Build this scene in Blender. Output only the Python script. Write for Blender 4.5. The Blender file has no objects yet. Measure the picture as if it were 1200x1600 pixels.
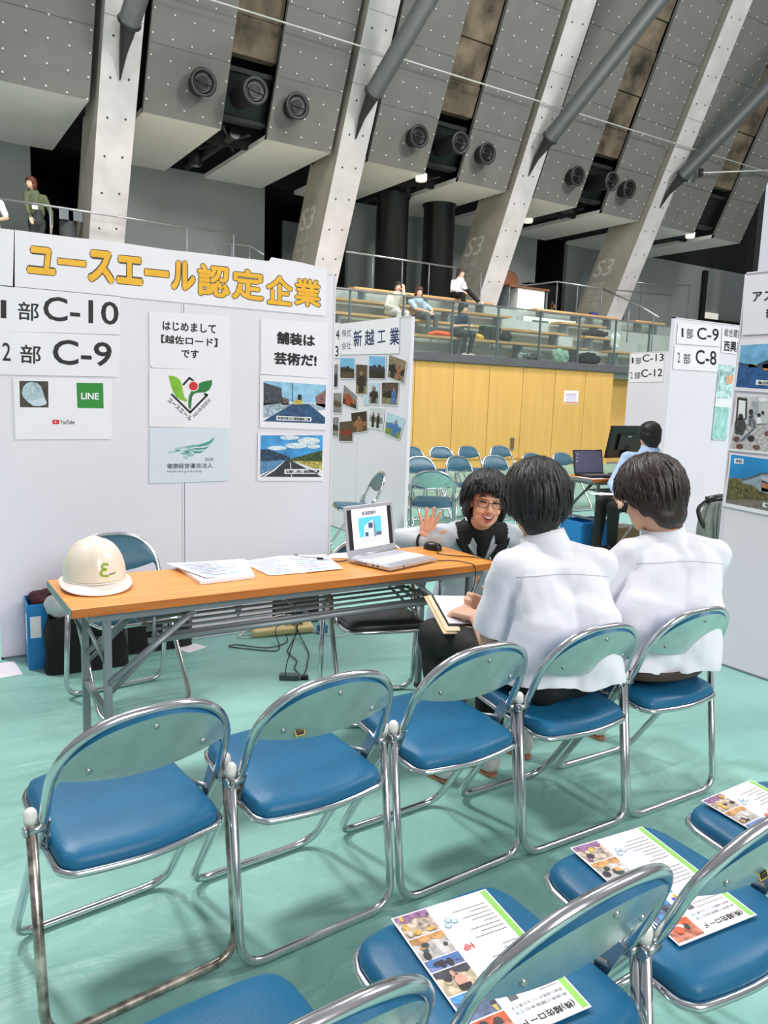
import bpy, bmesh, math, random
import numpy as np
from mathutils import Vector, Matrix, Euler, noise

scene = bpy.context.scene
col = scene.collection
rnd = random.Random(7)
PI = math.pi

# ------------------------------------------------------------------ camera
CAM_H = 1.42
YAW, PITCH, ROLL = math.radians(32.597), math.radians(8.505), math.radians(-1.925)
FPX = 1216.87
_f = np.array([math.sin(YAW)*math.cos(PITCH), math.cos(YAW)*math.cos(PITCH), -math.sin(PITCH)])
_r = np.array([math.cos(YAW), -math.sin(YAW), 0.0])
_d = np.cross(_f, _r)
_c, _s = math.cos(ROLL), math.sin(ROLL)
CR, CD = _c*_r + _s*_d, -_s*_r + _c*_d
CF = _f
cam_data = bpy.data.cameras.new('camera')
cam_data.sensor_fit = 'VERTICAL'
cam_data.sensor_height = 36.0
cam_data.sensor_width = 27.0
cam_data.lens = 36.0*FPX/1600.0
cam_data.clip_end = 200
cam = bpy.data.objects.new('camera', cam_data)
col.objects.link(cam)
M = Matrix.Identity(4)
for i in range(3):
    M[i][0] = CR[i]; M[i][1] = -CD[i]; M[i][2] = -CF[i]
M[2][3] = CAM_H
cam.matrix_world = M
scene.camera = cam

# ------------------------------------------------------------------ light and exposure
scene.view_settings.view_transform = 'Standard'
scene.view_settings.look = 'None'
scene.view_settings.gamma = 1.0
scene.view_settings.exposure = EXPOSURE = -0.08
world = bpy.data.worlds.new('hall_air')
scene.world = world
world.use_nodes = True
wn = world.node_tree.nodes; wl = world.node_tree.links
wn.clear()
w_out = wn.new('ShaderNodeOutputWorld'); w_bg = wn.new('ShaderNodeBackground')
w_tc = wn.new('ShaderNodeTexCoord'); w_sep = wn.new('ShaderNodeSeparateXYZ'); w_ramp = wn.new('ShaderNodeValToRGB')
w_map = wn.new('ShaderNodeMapRange')
w_map.inputs[1].default_value = -1; w_map.inputs[2].default_value = 1
wl.new(w_tc.outputs['Generated'], w_sep.inputs[0]); wl.new(w_sep.outputs[2], w_map.inputs[0])
wl.new(w_map.outputs[0], w_ramp.inputs[0]); wl.new(w_ramp.outputs[0], w_bg.inputs[0]); wl.new(w_bg.outputs[0], w_out.inputs[0])
els = w_ramp.color_ramp.elements
els[0].position = 0.0; els[0].color = (.35, .40, .38, 1)
els[1].position = 1.0; els[1].color = (.80, .80, .84, 1)
e = els.new(.50); e.color = (.40, .42, .42, 1)
e = els.new(.66); e.color = (.72, .72, .76, 1)
w_bg.inputs[1].default_value = 0.50

def area(name, loc, aim, size, power, colr=(1, .98, .96)):
    l = bpy.data.lights.new(name, 'AREA'); l.energy = power; l.size = size; l.color = colr
    o = bpy.data.objects.new(name, l); col.objects.link(o)
    o.location = loc
    o.rotation_euler = (Vector(aim) - Vector(loc)).to_track_quat('-Z', 'Y').to_euler()
    return o
area('hall_lamp', (-2.2, 8.5, 12), (1, 3, 0), 1.4, 1150)
area('hall_lamp.001', (2.2, 9.0, 12.5), (2, 2, 0), 1.6, 620)
area('hall_lamp.002', (9.5, 5.5, 13), (8, 8, 1), 2.5, 420)
area('panel_fill', (2, -10, 7.5), (2.5, 6, 1.3), 6.0, 1300)  # added fill behind the camera, brightens the white panels from the front
area('hall_lamp.004', (14, -2, 12), (12, 16, 6), 3.0, 1800)
def spot(name, loc, aim, power, deg, blend=.4):
    l = bpy.data.lights.new(name, 'SPOT'); l.energy = power; l.spot_size = math.radians(deg); l.spot_blend = blend; l.shadow_soft_size = 1.0; l.color = (1, .98, .95)
    o = bpy.data.objects.new(name, l); col.objects.link(o); o.location = loc
    o.rotation_euler = (Vector(aim) - Vector(loc)).to_track_quat('-Z', 'Y').to_euler()
for k, x in enumerate((3.0, 7.5, 12.0, 16.5)):
    spot('stand_fill' + ('.%03d' % k if k else ''), (x, 8.2, 13.2), (x+.5, 14.7, 3.0), 4300, 36)  # added fill spots: brighten the tiers and bounce light up to the soffits

# ------------------------------------------------------------------ pixel -> place (the picture is 1200 x 1600)
def ray(x, y):
    v = CR*((x-600)/FPX) + CD*((y-800)/FPX) + CF
    return v
def atY(x, y, Y):
    v = ray(x, y); return Vector((0, 0, CAM_H)) + Vector(v)*(Y/v[1])
def atX(x, y, X):
    v = ray(x, y); return Vector((0, 0, CAM_H)) + Vector(v)*(X/v[0])
def atZ(x, y, Z=0.0):
    v = ray(x, y); return Vector((0, 0, CAM_H)) + Vector(v)*((Z-CAM_H)/v[2])

# ------------------------------------------------------------------ materials
def lin(c):
    c = c/255.0
    return c/12.92 if c <= .04045 else ((c+.055)/1.055)**2.4
def rgb(r, g, b): return (lin(r), lin(g), lin(b), 1)
MATS = {}
def mat(name, c, rough=.5, metal=0.0, var=.06, scale=6.0, bump=0.0, bscale=40.0, spec=.5, stretch=None, coat=0.0, emit=0.0, alpha=1.0, sheen=0.0):
    if name in MATS: return MATS[name]
    m = bpy.data.materials.new(name); MATS[name] = m
    m.use_nodes = True
    nt = m.node_tree; N = nt.nodes; L = nt.links
    b = N['Principled BSDF']
    colr = rgb(*c)
    b.inputs['Roughness'].default_value = rough
    b.inputs['Metallic'].default_value = metal
    b.inputs['Specular IOR Level'].default_value = spec
    b.inputs['Coat Weight'].default_value = coat
    if sheen: b.inputs['Sheen Weight'].default_value = sheen
    tc = N.new('ShaderNodeTexCoord'); mp = N.new('ShaderNodeMapping')
    L.new(tc.outputs['Object'], mp.inputs[0])
    if stretch: mp.inputs['Scale'].default_value = stretch
    if var > 0:
        n = N.new('ShaderNodeTexNoise'); n.inputs['Scale'].default_value = scale; n.inputs['Detail'].default_value = 5
        L.new(mp.outputs[0], n.inputs['Vector'])
        rp = N.new('ShaderNodeValToRGB')
        lo = [max(0, x*(1-var*2.2)) for x in colr[:3]]; hi = [min(1, x*(1+var*1.6)) for x in colr[:3]]
        rp.color_ramp.elements[0].position = .3; rp.color_ramp.elements[0].color = (*lo, 1)
        rp.color_ramp.elements[1].position = .7; rp.color_ramp.elements[1].color = (*hi, 1)
        L.new(n.outputs['Fac'], rp.inputs[0]); L.new(rp.outputs[0], b.inputs['Base Color'])
    else:
        b.inputs['Base Color'].default_value = colr
    if bump > 0:
        n2 = N.new('ShaderNodeTexNoise'); n2.inputs['Scale'].default_value = bscale; n2.inputs['Detail'].default_value = 4
        L.new(mp.outputs[0], n2.inputs['Vector'])
        bp = N.new('ShaderNodeBump'); bp.inputs['Strength'].default_value = bump; bp.inputs['Distance'].default_value = .02
        L.new(n2.outputs['Fac'], bp.inputs['Height']); L.new(bp.outputs[0], b.inputs['Normal'])
    if emit > 0:
        b.inputs['Emission Color'].default_value = colr; b.inputs['Emission Strength'].default_value = emit
    return m
def glassy(name, tint, gloss=.08, opacity=.12):
    if name in MATS: return MATS[name]
    m = bpy.data.materials.new(name); MATS[name] = m; m.use_nodes = True
    N = m.node_tree.nodes; L = m.node_tree.links; N.clear()
    o = N.new('ShaderNodeOutputMaterial'); t = N.new('ShaderNodeBsdfTransparent'); g = N.new('ShaderNodeBsdfGlossy'); d = N.new('ShaderNodeBsdfDiffuse')
    t.inputs[0].default_value = rgb(*tint); g.inputs['Roughness'].default_value = .03; d.inputs[0].default_value = rgb(200, 210, 208)
    f = N.new('ShaderNodeFresnel'); f.inputs[0].default_value = 1.45
    m1 = N.new('ShaderNodeMixShader'); m2 = N.new('ShaderNodeMixShader')
    m1.inputs[0].default_value = opacity
    L.new(t.outputs[0], m1.inputs[1]); L.new(d.outputs[0], m1.inputs[2])
    geo = N.new('ShaderNodeNewGeometry'); iv = N.new('ShaderNodeMath'); iv.operation = 'SUBTRACT'; iv.inputs[0].default_value = 1.0
    ml = N.new('ShaderNodeMath'); ml.operation = 'MULTIPLY'
    L.new(geo.outputs['Backfacing'], iv.inputs[1]); L.new(iv.outputs[0], ml.inputs[0]); L.new(f.outputs[0], ml.inputs[1])
    L.new(ml.outputs[0], m2.inputs[0]); L.new(m1.outputs[0], m2.inputs[1]); L.new(g.outputs[0], m2.inputs[2])
    L.new(m2.outputs[0], o.inputs[0])
    return m

# ------------------------------------------------------------------ mesh builder
class MB:
    def __init__(s): s.v = []; s.f = []; s.m = []; s.sm = []; s.mats = []
    def mi(s, m):
        if m not in s.mats: s.mats.append(m)
        return s.mats.index(m)
    def add(s, vs, fs, m, smooth=False):
        o = len(s.v); k = s.mi(m)
        s.v += [tuple(v) for v in vs]
        for f in fs: s.f.append([i+o for i in f]); s.m.append(k); s.sm.append(smooth)
    def box(s, c, size, m, rot=None):
        hx, hy, hz = [x/2 for x in size]
        P = [Vector((x, y, z)) for x in (-hx, hx) for y in (-hy, hy) for z in (-hz, hz)]
        if rot is not None: P = [rot @ p for p in P]
        P = [p + Vector(c) for p in P]
        s.add(P, [(0, 1, 3, 2), (4, 6, 7, 5), (0, 4, 5, 1), (2, 3, 7, 6), (0, 2, 6, 4), (1, 5, 7, 3)], m)
    def box2(s, a, b, m):
        s.box([(a[i]+b[i])/2 for i in range(3)], [abs(b[i]-a[i]) for i in range(3)], m)
    def hexa(s, P, m):   # 4 front corners then 4 back corners, same order
        s.add(P, [(0, 1, 2, 3), (7, 6, 5, 4), (0, 4, 5, 1), (1, 5, 6, 2), (2, 6, 7, 3), (3, 7, 4, 0)], m)
    def poly(s, P, m): s.add(P, [tuple(range(len(P)))], m)
    def prism(s, outline, d, m, smooth=False):   # outline of 3-D points extruded by vector d
        n = len(outline); A = [Vector(p) for p in outline]; B = [p + Vector(d) for p in A]
        s.add(A+B, [tuple(reversed(range(n))), tuple(range(n, 2*n))], m)
        s.add(A+B, [(i, (i+1) % n, n+(i+1) % n, n+i) for i in range(n)], m, smooth)
    def tube(s, pts, r, m, n=10, closed=False, caps=True, flat=None):
        P = [Vector(p) for p in pts]; k = len(P)
        R = r if isinstance(r, list) else [r]*k
        T = []
        for i in range(k):
            a = P[(i-1) % k] if (closed or i > 0) else P[i]; b = P[(i+1) % k] if (closed or i < k-1) else P[i]
            t = b-a
            T.append(t.normalized() if t.length > 1e-9 else Vector((0, 0, 1)))
        u = T[0].orthogonal().normalized() if flat is None else (Vector(flat)-T[0]*T[0].dot(Vector(flat))).normalized()
        vs = []
        for i in range(k):
            if i > 0:
                u = (u - T[i]*T[i].dot(u))
                u = u.normalized() if u.length > 1e-6 else T[i].orthogonal().normalized()
            w = T[i].cross(u)
            fr = R[i]
            ra, rb = (fr if isinstance(fr, (tuple, list)) else (fr, fr))
            for j in range(n):
                a = 2*PI*j/n
                vs.append(P[i] + u*(math.cos(a)*ra) + w*(math.sin(a)*rb))
        fs = []
        for i in range(k if closed else k-1):
            i2 = (i+1) % k
            for j in range(n): fs.append((i*n+j, i*n+(j+1) % n, i2*n+(j+1) % n, i2*n+j))
        s.add(vs, fs, m, True)
        if caps and not closed:
            o = len(s.v)-len(vs)
            s.f.append([o+j for j in reversed(range(n))]); s.m.append(s.mi(m)); s.sm.append(False)
            s.f.append([o+(k-1)*n+j for j in range(n)]); s.m.append(s.mi(m)); s.sm.append(False)
    def lathe(s, prof, c, m, n=24, axis=(0, 0, 1), smooth=True):  # prof: (radius, height)
        ax = Vector(axis).normalized(); u = ax.orthogonal().normalized(); w = ax.cross(u); c = Vector(c)
        vs = []
        for (r, h) in prof:
            for j in range(n):
                a = 2*PI*j/n; vs.append(c + ax*h + (u*math.cos(a)+w*math.sin(a))*r)
        fs = []
        for i in range(len(prof)-1):
            for j in range(n): fs.append((i*n+j, i*n+(j+1) % n, (i+1)*n+(j+1) % n, (i+1)*n+j))
        s.add(vs, fs, m, smooth)
        o = len(s.v)-len(vs); km = s.mi(m)
        if prof[0][0] > 1e-6: s.f.append([o+j for j in reversed(range(n))]); s.m.append(km); s.sm.append(False)
        if prof[-1][0] > 1e-6: s.f.append([o+(len(prof)-1)*n+j for j in range(n)]); s.m.append(km); s.sm.append(False)
    def ell(s, c, rad, m, rot=None, nu=20, nv=12):
        c = Vector(c); vs = []; fs = []
        for i in range(nv+1):
            th = PI*i/nv
            for j in range(nu):
                ph = 2*PI*j/nu
                p = Vector((rad[0]*math.sin(th)*math.cos(ph), rad[1]*math.sin(th)*math.sin(ph), rad[2]*math.cos(th)))
                if rot is not None: p = rot @ p
                vs.append(c+p)
        for i in range(nv):
            for j in range(nu): fs.append((i*nu+j, (i+1)*nu+j, (i+1)*nu+(j+1) % nu, i*nu+(j+1) % nu))
        s.add(vs, fs, m, True)
    def cone(s, a, b, ra, rb, m, n=14):   # tapered capsule, closed
        a = Vector(a); b = Vector(b); t = (b-a)
        if t.length < 1e-6: s.ell(a, (ra, ra, ra), m); return
        d = t.normalized(); P = []; R = []
        for k in range(5, -1, -1):
            q = PI/2*k/5; P.append(a - d*ra*math.sin(q)); R.append(max(ra*math.cos(q), ra*.02))
        for k in range(0, 6):
            q = PI/2*k/5; P.append(b + d*rb*math.sin(q)); R.append(max(rb*math.cos(q), rb*.02))
        s.tube(P, R, m, n)
    def grid(s, fn, nu, nv, m, smooth=True):
        vs = [fn(i/nu, j/nv) for j in range(nv+1) for i in range(nu+1)]
        fs = [(j*(nu+1)+i, j*(nu+1)+i+1, (j+1)*(nu+1)+i+1, (j+1)*(nu+1)+i) for j in range(nv) for i in range(nu)]
        s.add(vs, fs, m, smooth)
    def mesh(s, name, fix=False):
        me = bpy.data.meshes.new(name)
        me.from_pydata(s.v, [], s.f)
        for m in s.mats: me.materials.append(m)
        me.polygons.foreach_set('material_index', s.m)
        me.polygons.foreach_set('use_smooth', s.sm)
        me.update()
        if fix:
            bm = bmesh.new(); bm.from_mesh(me); bmesh.ops.recalc_face_normals(bm, faces=bm.faces); bm.to_mesh(me); bm.free()
        return me
    def build(s, name, parent=None, loc=None, rz=None, bevel=0, fix=True):
        o = bpy.data.objects.new(name, s.mesh(name, fix)); col.objects.link(o)
        if parent is not None: o.parent = parent
        if loc is not None: o.location = loc
        if rz is not None: o.rotation_euler = (0, 0, rz)
        if bevel:
            b = o.modifiers.new('bevel', 'BEVEL'); b.width = bevel; b.segments = 2; b.limit_method = 'ANGLE'; b.angle_limit = math.radians(40)
        return o

def tag(o, label=None, cat=None, group=None, kind=None):
    if label: o['label'] = label
    if cat: o['category'] = cat
    if group: o['group'] = group
    if kind: o['kind'] = kind
    return o
def thing(name, label, cat, loc=(0, 0, 0), rz=0.0, group=None):
    o = bpy.data.objects.new(name, None); col.objects.link(o)
    o.empty_display_size = .1
    o.location = loc; o.rotation_euler = (0, 0, rz)
    return tag(o, label, cat, group)
def copy_tree(o, parent=None):
    c = o.copy(); col.objects.link(c)
    if parent is not None: c.parent = parent
    for ch in list(o.children): copy_tree(ch, c)
    return c

def spline(P, n=8, closed=False):   # Catmull-Rom through the points
    P = [Vector(p) for p in P]; out = []; k = len(P)
    rng = k if closed else k-1
    for i in range(rng):
        p1, p2 = P[i], P[(i+1) % k]
        p0 = P[(i-1) % k] if (closed or i > 0) else p1*2-p2
        p3 = P[(i+2) % k] if (closed or i < k-2) else p2*2-p1
        for j in range(n):
            t = j/n
            out.append(.5*((2*p1)+(p2-p0)*t+(2*p0-5*p1+4*p2-p3)*t*t+(3*p1-p0-3*p2+p3)*t**3))
    if not closed: out.append(P[-1])
    return out
def fillet(P, r, n=6):   # polyline with rounded corners
    P = [Vector(p) for p in P]; out = [P[0]]
    for i in range(1, len(P)-1):
        a = (P[i-1]-P[i]); b = (P[i+1]-P[i])
        q = min(r, a.length*.49, b.length*.49)
        A = P[i]+a.normalized()*q; B = P[i]+b.normalized()*q
        for k in range(n+1):
            t = k/n; out.append(A*(1-t)**2 + P[i]*2*t*(1-t) + B*t*t)
    out.append(P[-1]); return out

# ------------------------------------------------------------------ lettering
_tx = {}
def text_mesh(body, bold=0.0, space=1.0):
    key = (body, bold, space)
    if key in _tx: return _tx[key]
    cu = bpy.data.curves.new('lettering', 'FONT'); cu.body = body; cu.size = 1; cu.offset = bold; cu.resolution_u = 3
    cu.space_character = space
    o = bpy.data.objects.new('lettering', cu); col.objects.link(o)
    bpy.context.view_layer.update()
    me = o.evaluated_get(bpy.context.evaluated_depsgraph_get()).to_mesh()
    vs = np.array([v.co[:2] for v in me.vertices]).reshape(-1, 2); fs = [tuple(p.vertices) for p in me.polygons]
    o.evaluated_get(bpy.context.evaluated_depsgraph_get()).to_mesh_clear()
    bpy.data.objects.remove(o); bpy.data.curves.remove(cu)
    if len(vs):
        a, b = vs.min(0), vs.max(0)
        ext = b-a; vs = (vs-a)/np.maximum(ext, 1e-6)
        _tx[key] = (vs, fs, ext)
    else: _tx[key] = (vs, fs, np.array([1., 1.]))
    return _tx[key]

class Flat:
    """A sheet, print or sign: fn maps (a, b, h) on the surface to a point, h = height above it."""
    def __init__(s, fn, mb=None): s.fn = fn; s.mb = mb or MB(); s.h = 0.0
    def up(s, d=.0006): s.h += d; return s
    def poly(s, P, m): s.mb.poly([s.fn(a, b, s.h) for a, b in P], m); return s
    def rect(s, a0, b0, a1, b1, m): return s.poly([(a0, b0), (a1, b0), (a1, b1), (a0, b1)], m)
    def sheet(s, P, m, t=.0008):   # P: outline, a sheet with its own thickness
        A = [s.fn(a, b, .0002) for a, b in P]; B = [s.fn(a, b, t) for a, b in P]; n = len(P)
        s.mb.add(A+B, [tuple(reversed(range(n))), tuple(range(n, 2*n))]+[(i, (i+1) % n, n+(i+1) % n, n+i) for i in range(n)], m)
        s.h = t+.0004; return s
    def disc(s, a, b, ra, rb, m, n=20, a0=0, a1=2*PI):
        return s.poly([(a+ra*math.cos(a0+(a1-a0)*i/n), b+rb*math.sin(a0+(a1-a0)*i/n)) for i in range(n+(0 if a1-a0 > 6.28 else 1))], m)
    def text(s, body, Q, m, bold=0.0, space=1.0):   # Q: corners tl, tr, br, bl; bold: stroke growth as a share of the letter height
        vs, fs, ext = text_mesh(body, 0.0, space)
        tl, tr, br, bl = [np.array(q, float) for q in Q]
        rv = bold; ru = bold*ext[1]/max(ext[0], 1e-6)
        offs = [(0, 0)] if bold <= 0 else [(math.cos(a)*ru, math.sin(a)*rv) for a in [2*PI*k/8 for k in range(8)]]+([(0, 0)] if bold > .03 else [])
        for k, (du, dv) in enumerate(offs):
            P = []
            for u, v in vs:
                u = ru+u*(1-2*ru)+du; v = rv+v*(1-2*rv)+dv
                q = (bl*(1-u)+br*u)*(1-v) + (tl*(1-u)+tr*u)*v
                P.append(s.fn(q[0], q[1], s.h+.00001*k))
            s.mb.add(P, fs, m)
        return s
    def textr(s, body, a0, b0, a1, b1, m, bold=0.0, space=1.0):
        return s.text(body, [(a0, b0), (a1, b0), (a1, b1), (a0, b1)], m, bold, space)
def onY(Y):   # picture coordinates on a wall that faces the hall (-Y)
    return lambda a, b, h: atY(a, b, Y) + Vector((0, -h, 0))
def onX(X):
    return lambda a, b, h: atX(a, b, X) + Vector((-h, 0, 0))
# ------------------------------------------------------------------ soft bodies: closed shapes fused into one skin
def blob(prims, voxel, it=3, mats=None, name='body', nz=0.0, fq=6.0, seed=0.0, pieces=None, fold=None, clip=None):
    """prims: ('c', a, b, ra, rb[, tag]) tapered limb, ('e', c, rad, rot[, tag]) ellipsoid. Returns a mesh; faces take the material of the nearest limb's tag."""
    mb = MB(); dm = bpy.data.materials.get('black')
    for p in prims:
        if p[0] == 'c': mb.cone(p[1], p[2], p[3], p[4], dm, 16)
        else: mb.ell(p[1], p[2], dm, p[3], 24, 16)
    me = mb.mesh(name, True)
    o = bpy.data.objects.new('tmp', me); col.objects.link(o)
    r = o.modifiers.new('r', 'REMESH'); r.mode = 'VOXEL'; r.voxel_size = voxel; r.adaptivity = 0
    dg = bpy.context.evaluated_depsgraph_get()
    me2 = bpy.data.meshes.new_from_object(o.evaluated_get(dg))
    bpy.data.objects.remove(o); bpy.data.meshes.remove(me)
    bm = bmesh.new(); bm.from_mesh(me2)
    for _ in range(it): bmesh.ops.smooth_vert(bm, verts=bm.verts, factor=.5, use_axis_x=True, use_axis_y=True, use_axis_z=True)
    if clip is not None:
        kill = [v for v in bm.verts if clip(v.co)]
        bmesh.ops.delete(bm, geom=kill, context='VERTS')
        bm.verts.ensure_lookup_table()
        nb = {v: [e.other_vert(v) for e in v.link_edges if e.is_boundary] for v in bm.verts if v.is_boundary}
        for _ in range(10):
            new = {v: (v.co*2+sum((q.co for q in n), Vector((0, 0, 0))))/(2+len(n)) for v, n in nb.items() if n}
            for v, c in new.items(): v.co = c
    bm.normal_update()
    if nz or fold:
        mv = []
        for v in bm.verts:
            q = v.co
            d = 0
            if nz: d += nz*noise.noise(q*fq + Vector((seed, seed*2, 0))) + nz*.5*noise.noise(q*fq*2.3 + Vector((0, seed, 7)))
            if fold: d += fold(q)
            mv.append(v.normal*d)
        for v, d in zip(bm.verts, mv): v.co += d
    bm.to_mesh(me2); bm.free()
    me2.materials.clear()
    if mats is None: return me2
    if not isinstance(mats, dict):
        me2.materials.append(mats)
    else:
        keys = list(mats)
        for k in keys: me2.materials.append(mats[k])
        C = np.empty(len(me2.polygons)*3); me2.polygons.foreach_get('center', C); C = C.reshape(-1, 3)
        best = np.full(len(C), 1e9); idx = np.zeros(len(C), int)
        for p in prims:
            tg = p[5] if p[0] == 'c' else p[4]
            if p[0] == 'c':
                a = np.array(p[1]); b = np.array(p[2]); ab = b-a; L2 = max(1e-9, ab@ab)
                t = np.clip((C-a)@ab/L2, 0, 1); d = np.linalg.norm(C-(a+t[:, None]*ab), axis=1) - (p[3]+(p[4]-p[3])*t)
            else:
                R = np.array(p[3]) if p[3] is not None else np.eye(3)
                q = (C-np.array(p[1]))@R; rr = np.array(p[2]); k = np.linalg.norm(q/rr, axis=1); d = (k-1)*rr.min()
            s = d < best; best[s] = d[s]; idx[s] = keys.index(tg)
        me2.polygons.foreach_set('material_index', idx.astype(np.int32))
    me2.polygons.foreach_set('use_smooth', [True]*len(me2.polygons))
    me2.update()
    return me2
def link(name, me, parent=None, loc=None):
    o = bpy.data.objects.new(name, me); col.objects.link(o)
    if parent is not None: o.parent = parent
    if loc is not None: o.location = loc
    return o
V = Vector
def rot(x=0, y=0, z=0): return Euler((math.radians(x), math.radians(y), math.radians(z))).to_matrix()
# ================================================================== MATERIALS
m_white = mat('panel_white', (234, 226, 236), .55, var=.012, scale=2)
m_alu = mat('aluminium', (190, 192, 196), .35, .9, var=.02)
m_chrome = mat('chrome', (212, 214, 217), .19, 1.0, var=.03, scale=18)
m_chrome_worn = mat('worn_chrome', (200, 204, 205), .22, 1.0, var=.10, scale=25)
m_vinyl = mat('blue_vinyl', (28, 98, 136), .40, var=.04, scale=9, bump=.05, bscale=180, spec=.32)
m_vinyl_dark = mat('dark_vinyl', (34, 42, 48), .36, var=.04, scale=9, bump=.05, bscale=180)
m_vinyl_teal = mat('teal_vinyl', (52, 98, 118), .38, var=.04, scale=9)
m_backplate = mat('back_plate', (184, 208, 203), .24, .7, var=.06, scale=14, bump=.04, bscale=30)
m_cap = mat('white_plastic_cap', (225, 222, 215), .4, var=.02)
m_black = mat('black', (12, 14, 14), .55, var=.05)
m_blackp = mat('black_plastic', (22, 23, 25), .35, var=.04)
m_paper = mat('paper', (242, 236, 242), .7, var=.012, scale=5)
m_paper2 = mat('paper_cool', (222, 226, 236), .7, var=.015, scale=5)
m_ink = mat('ink', (28, 27, 30), .6, var=0)
m_grey = mat('grey_metal', (132, 140, 146), .42, .35, var=.03)
m_steel = mat('brushed_steel', (178, 182, 184), .3, .9, var=.03)
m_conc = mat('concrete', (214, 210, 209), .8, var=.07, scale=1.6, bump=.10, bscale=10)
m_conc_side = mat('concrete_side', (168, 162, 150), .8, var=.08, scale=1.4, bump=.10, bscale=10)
m_conc_brown = mat('old_concrete', (112, 99, 82), .85, var=.38, scale=1.6, bump=.15, bscale=8)
m_panel = mat('grey_acoustic_panel', (122, 120, 116), .75, var=.035, scale=2.2, bump=.08, bscale=120)
m_peg = mat('pale_peg', (222, 222, 214), .5, var=0)
m_soffit = mat('soffit_white', (243, 244, 238), .7, var=.02, scale=1)
m_wallg = mat('gallery_wall_grey', (150, 158, 156), .75, var=.02, scale=1)
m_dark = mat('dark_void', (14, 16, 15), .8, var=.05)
m_nozz = mat('nozzle_black', (52, 53, 54), .45, .2, var=.04)
m_pipe = mat('pipe_grey', (86, 90, 90), .5, .2, var=.04)
m_orange = mat('orange_wood', (213, 168, 92), .55, var=.035, scale=3, stretch=(3, 3, .35))
m_orange_edge = mat('orange_groove', (120, 82, 36), .7, var=.02)
m_band = mat('parapet_grey', (84, 87, 90), .7, var=.03)
m_tier = mat('tier_concrete', (190, 192, 187), .8, var=.05, scale=2)
m_bench = mat('bench_wood', (206, 164, 112), .55, var=.10, scale=4, stretch=(.4, 6, 6))
m_glass = glassy('guard_glass', (228, 236, 234), opacity=.035)

def floor_material():
    m = bpy.data.materials.new('green_sheet'); m.use_nodes = True; MATS['green_sheet'] = m
    N = m.node_tree.nodes; L = m.node_tree.links; b = N['Principled BSDF']
    tc = N.new('ShaderNodeTexCoord')
    n = N.new('ShaderNodeTexNoise'); n.inputs['Scale'].default_value = 1.3; n.inputs['Detail'].default_value = 7; n.inputs['Roughness'].default_value = .6
    L.new(tc.outputs['Object'], n.inputs['Vector'])
    r = N.new('ShaderNodeValToRGB')
    r.color_ramp.elements[0].position = .32; r.color_ramp.elements[0].color = rgb(122, 172, 163)
    r.color_ramp.elements[1].position = .70; r.color_ramp.elements[1].color = rgb(148, 196, 187)
    L.new(n.outputs['Fac'], r.inputs[0]); L.new(r.outputs[0], b.inputs['Base Color'])
    b.inputs['Roughness'].default_value = .42; b.inputs['Specular IOR Level'].default_value = .4
    # creases of the protective sheet
    mp = N.new('ShaderNodeMapping'); mp.inputs['Rotation'].default_value = (0, 0, .5); mp.inputs['Scale'].default_value = (1.0, 3.2, 1)
    L.new(tc.outputs['Object'], mp.inputs[0])
    n2 = N.new('ShaderNodeTexNoise'); n2.inputs['Scale'].default_value = 1.6; n2.inputs['Detail'].default_value = 3; n2.inputs['Distortion'].default_value = 1.2
    L.new(mp.outputs[0], n2.inputs['Vector'])
    n3 = N.new('ShaderNodeTexNoise'); n3.inputs['Scale'].default_value = 7; n3.inputs['Detail'].default_value = 5; n3.inputs['Distortion'].default_value = 2
    L.new(tc.outputs['Object'], n3.inputs['Vector'])
    ad = N.new('ShaderNodeMath'); ad.operation = 'MULTIPLY_ADD'; ad.inputs[1].default_value = .25
    L.new(n3.outputs['Fac'], ad.inputs[0]); L.new(n2.outputs['Fac'], ad.inputs[2])
    bp = N.new('ShaderNodeBump'); bp.inputs['Strength'].default_value = .68; bp.inputs['Distance'].default_value = .033
    L.new(ad.outputs[0], bp.inputs['Height']); L.new(bp.outputs[0], b.inputs['Normal'])
    return m
m_floor = floor_material()

def wood_material(name, dark, light, axis=0):
    m = bpy.data.materials.new(name); m.use_nodes = True; MATS[name] = m
    N = m.node_tree.nodes; L = m.node_tree.links; b = N['Principled BSDF']
    tc = N.new('ShaderNodeTexCoord'); mp = N.new('ShaderNodeMapping')
    mp.inputs['Scale'].default_value = (.8, 14, 14) if axis == 0 else (14, .8, 14)
    L.new(tc.outputs['Object'], mp.inputs[0])
    n = N.new('ShaderNodeTexNoise'); n.inputs['Scale'].default_value = 3; n.inputs['Detail'].default_value = 6; n.inputs['Distortion'].default_value = .6
    L.new(mp.outputs[0], n.inputs['Vector'])
    r = N.new('ShaderNodeValToRGB')
    r.color_ramp.elements[0].position = .3; r.color_ramp.elements[0].color = rgb(*dark)
    r.color_ramp.elements[1].position = .7; r.color_ramp.elements[1].color = rgb(*light)
    L.new(n.outputs['Fac'], r.inputs[0]); L.new(r.outputs[0], b.inputs['Base Color'])
    b.inputs['Roughness'].default_value = .34
    return m
m_table = wood_material('table_wood', (206, 130, 58), (236, 166, 84))
m_table_edge = wood_material('table_edge', (176, 98, 40), (202, 124, 56))

# ================================================================== THE HALL
T = .4495                       # the gallery wall leans towards the hall
def leanY(z, off=0.0): return 16.9 + off - T*(z-4.4)
def atL(x, y, off=0.0):         # picture point on the leaning wall
    v = ray(x, y); t = (16.9+off-T*(CAM_H-4.4))/(v[1]+T*v[2])
    return Vector((0, 0, CAM_H)) + Vector(v)*t
ZS = 6.65                       # soffit height
def struct(name, mb, bevel=0): return tag(mb.build(name, bevel=bevel), kind='structure')

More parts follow.
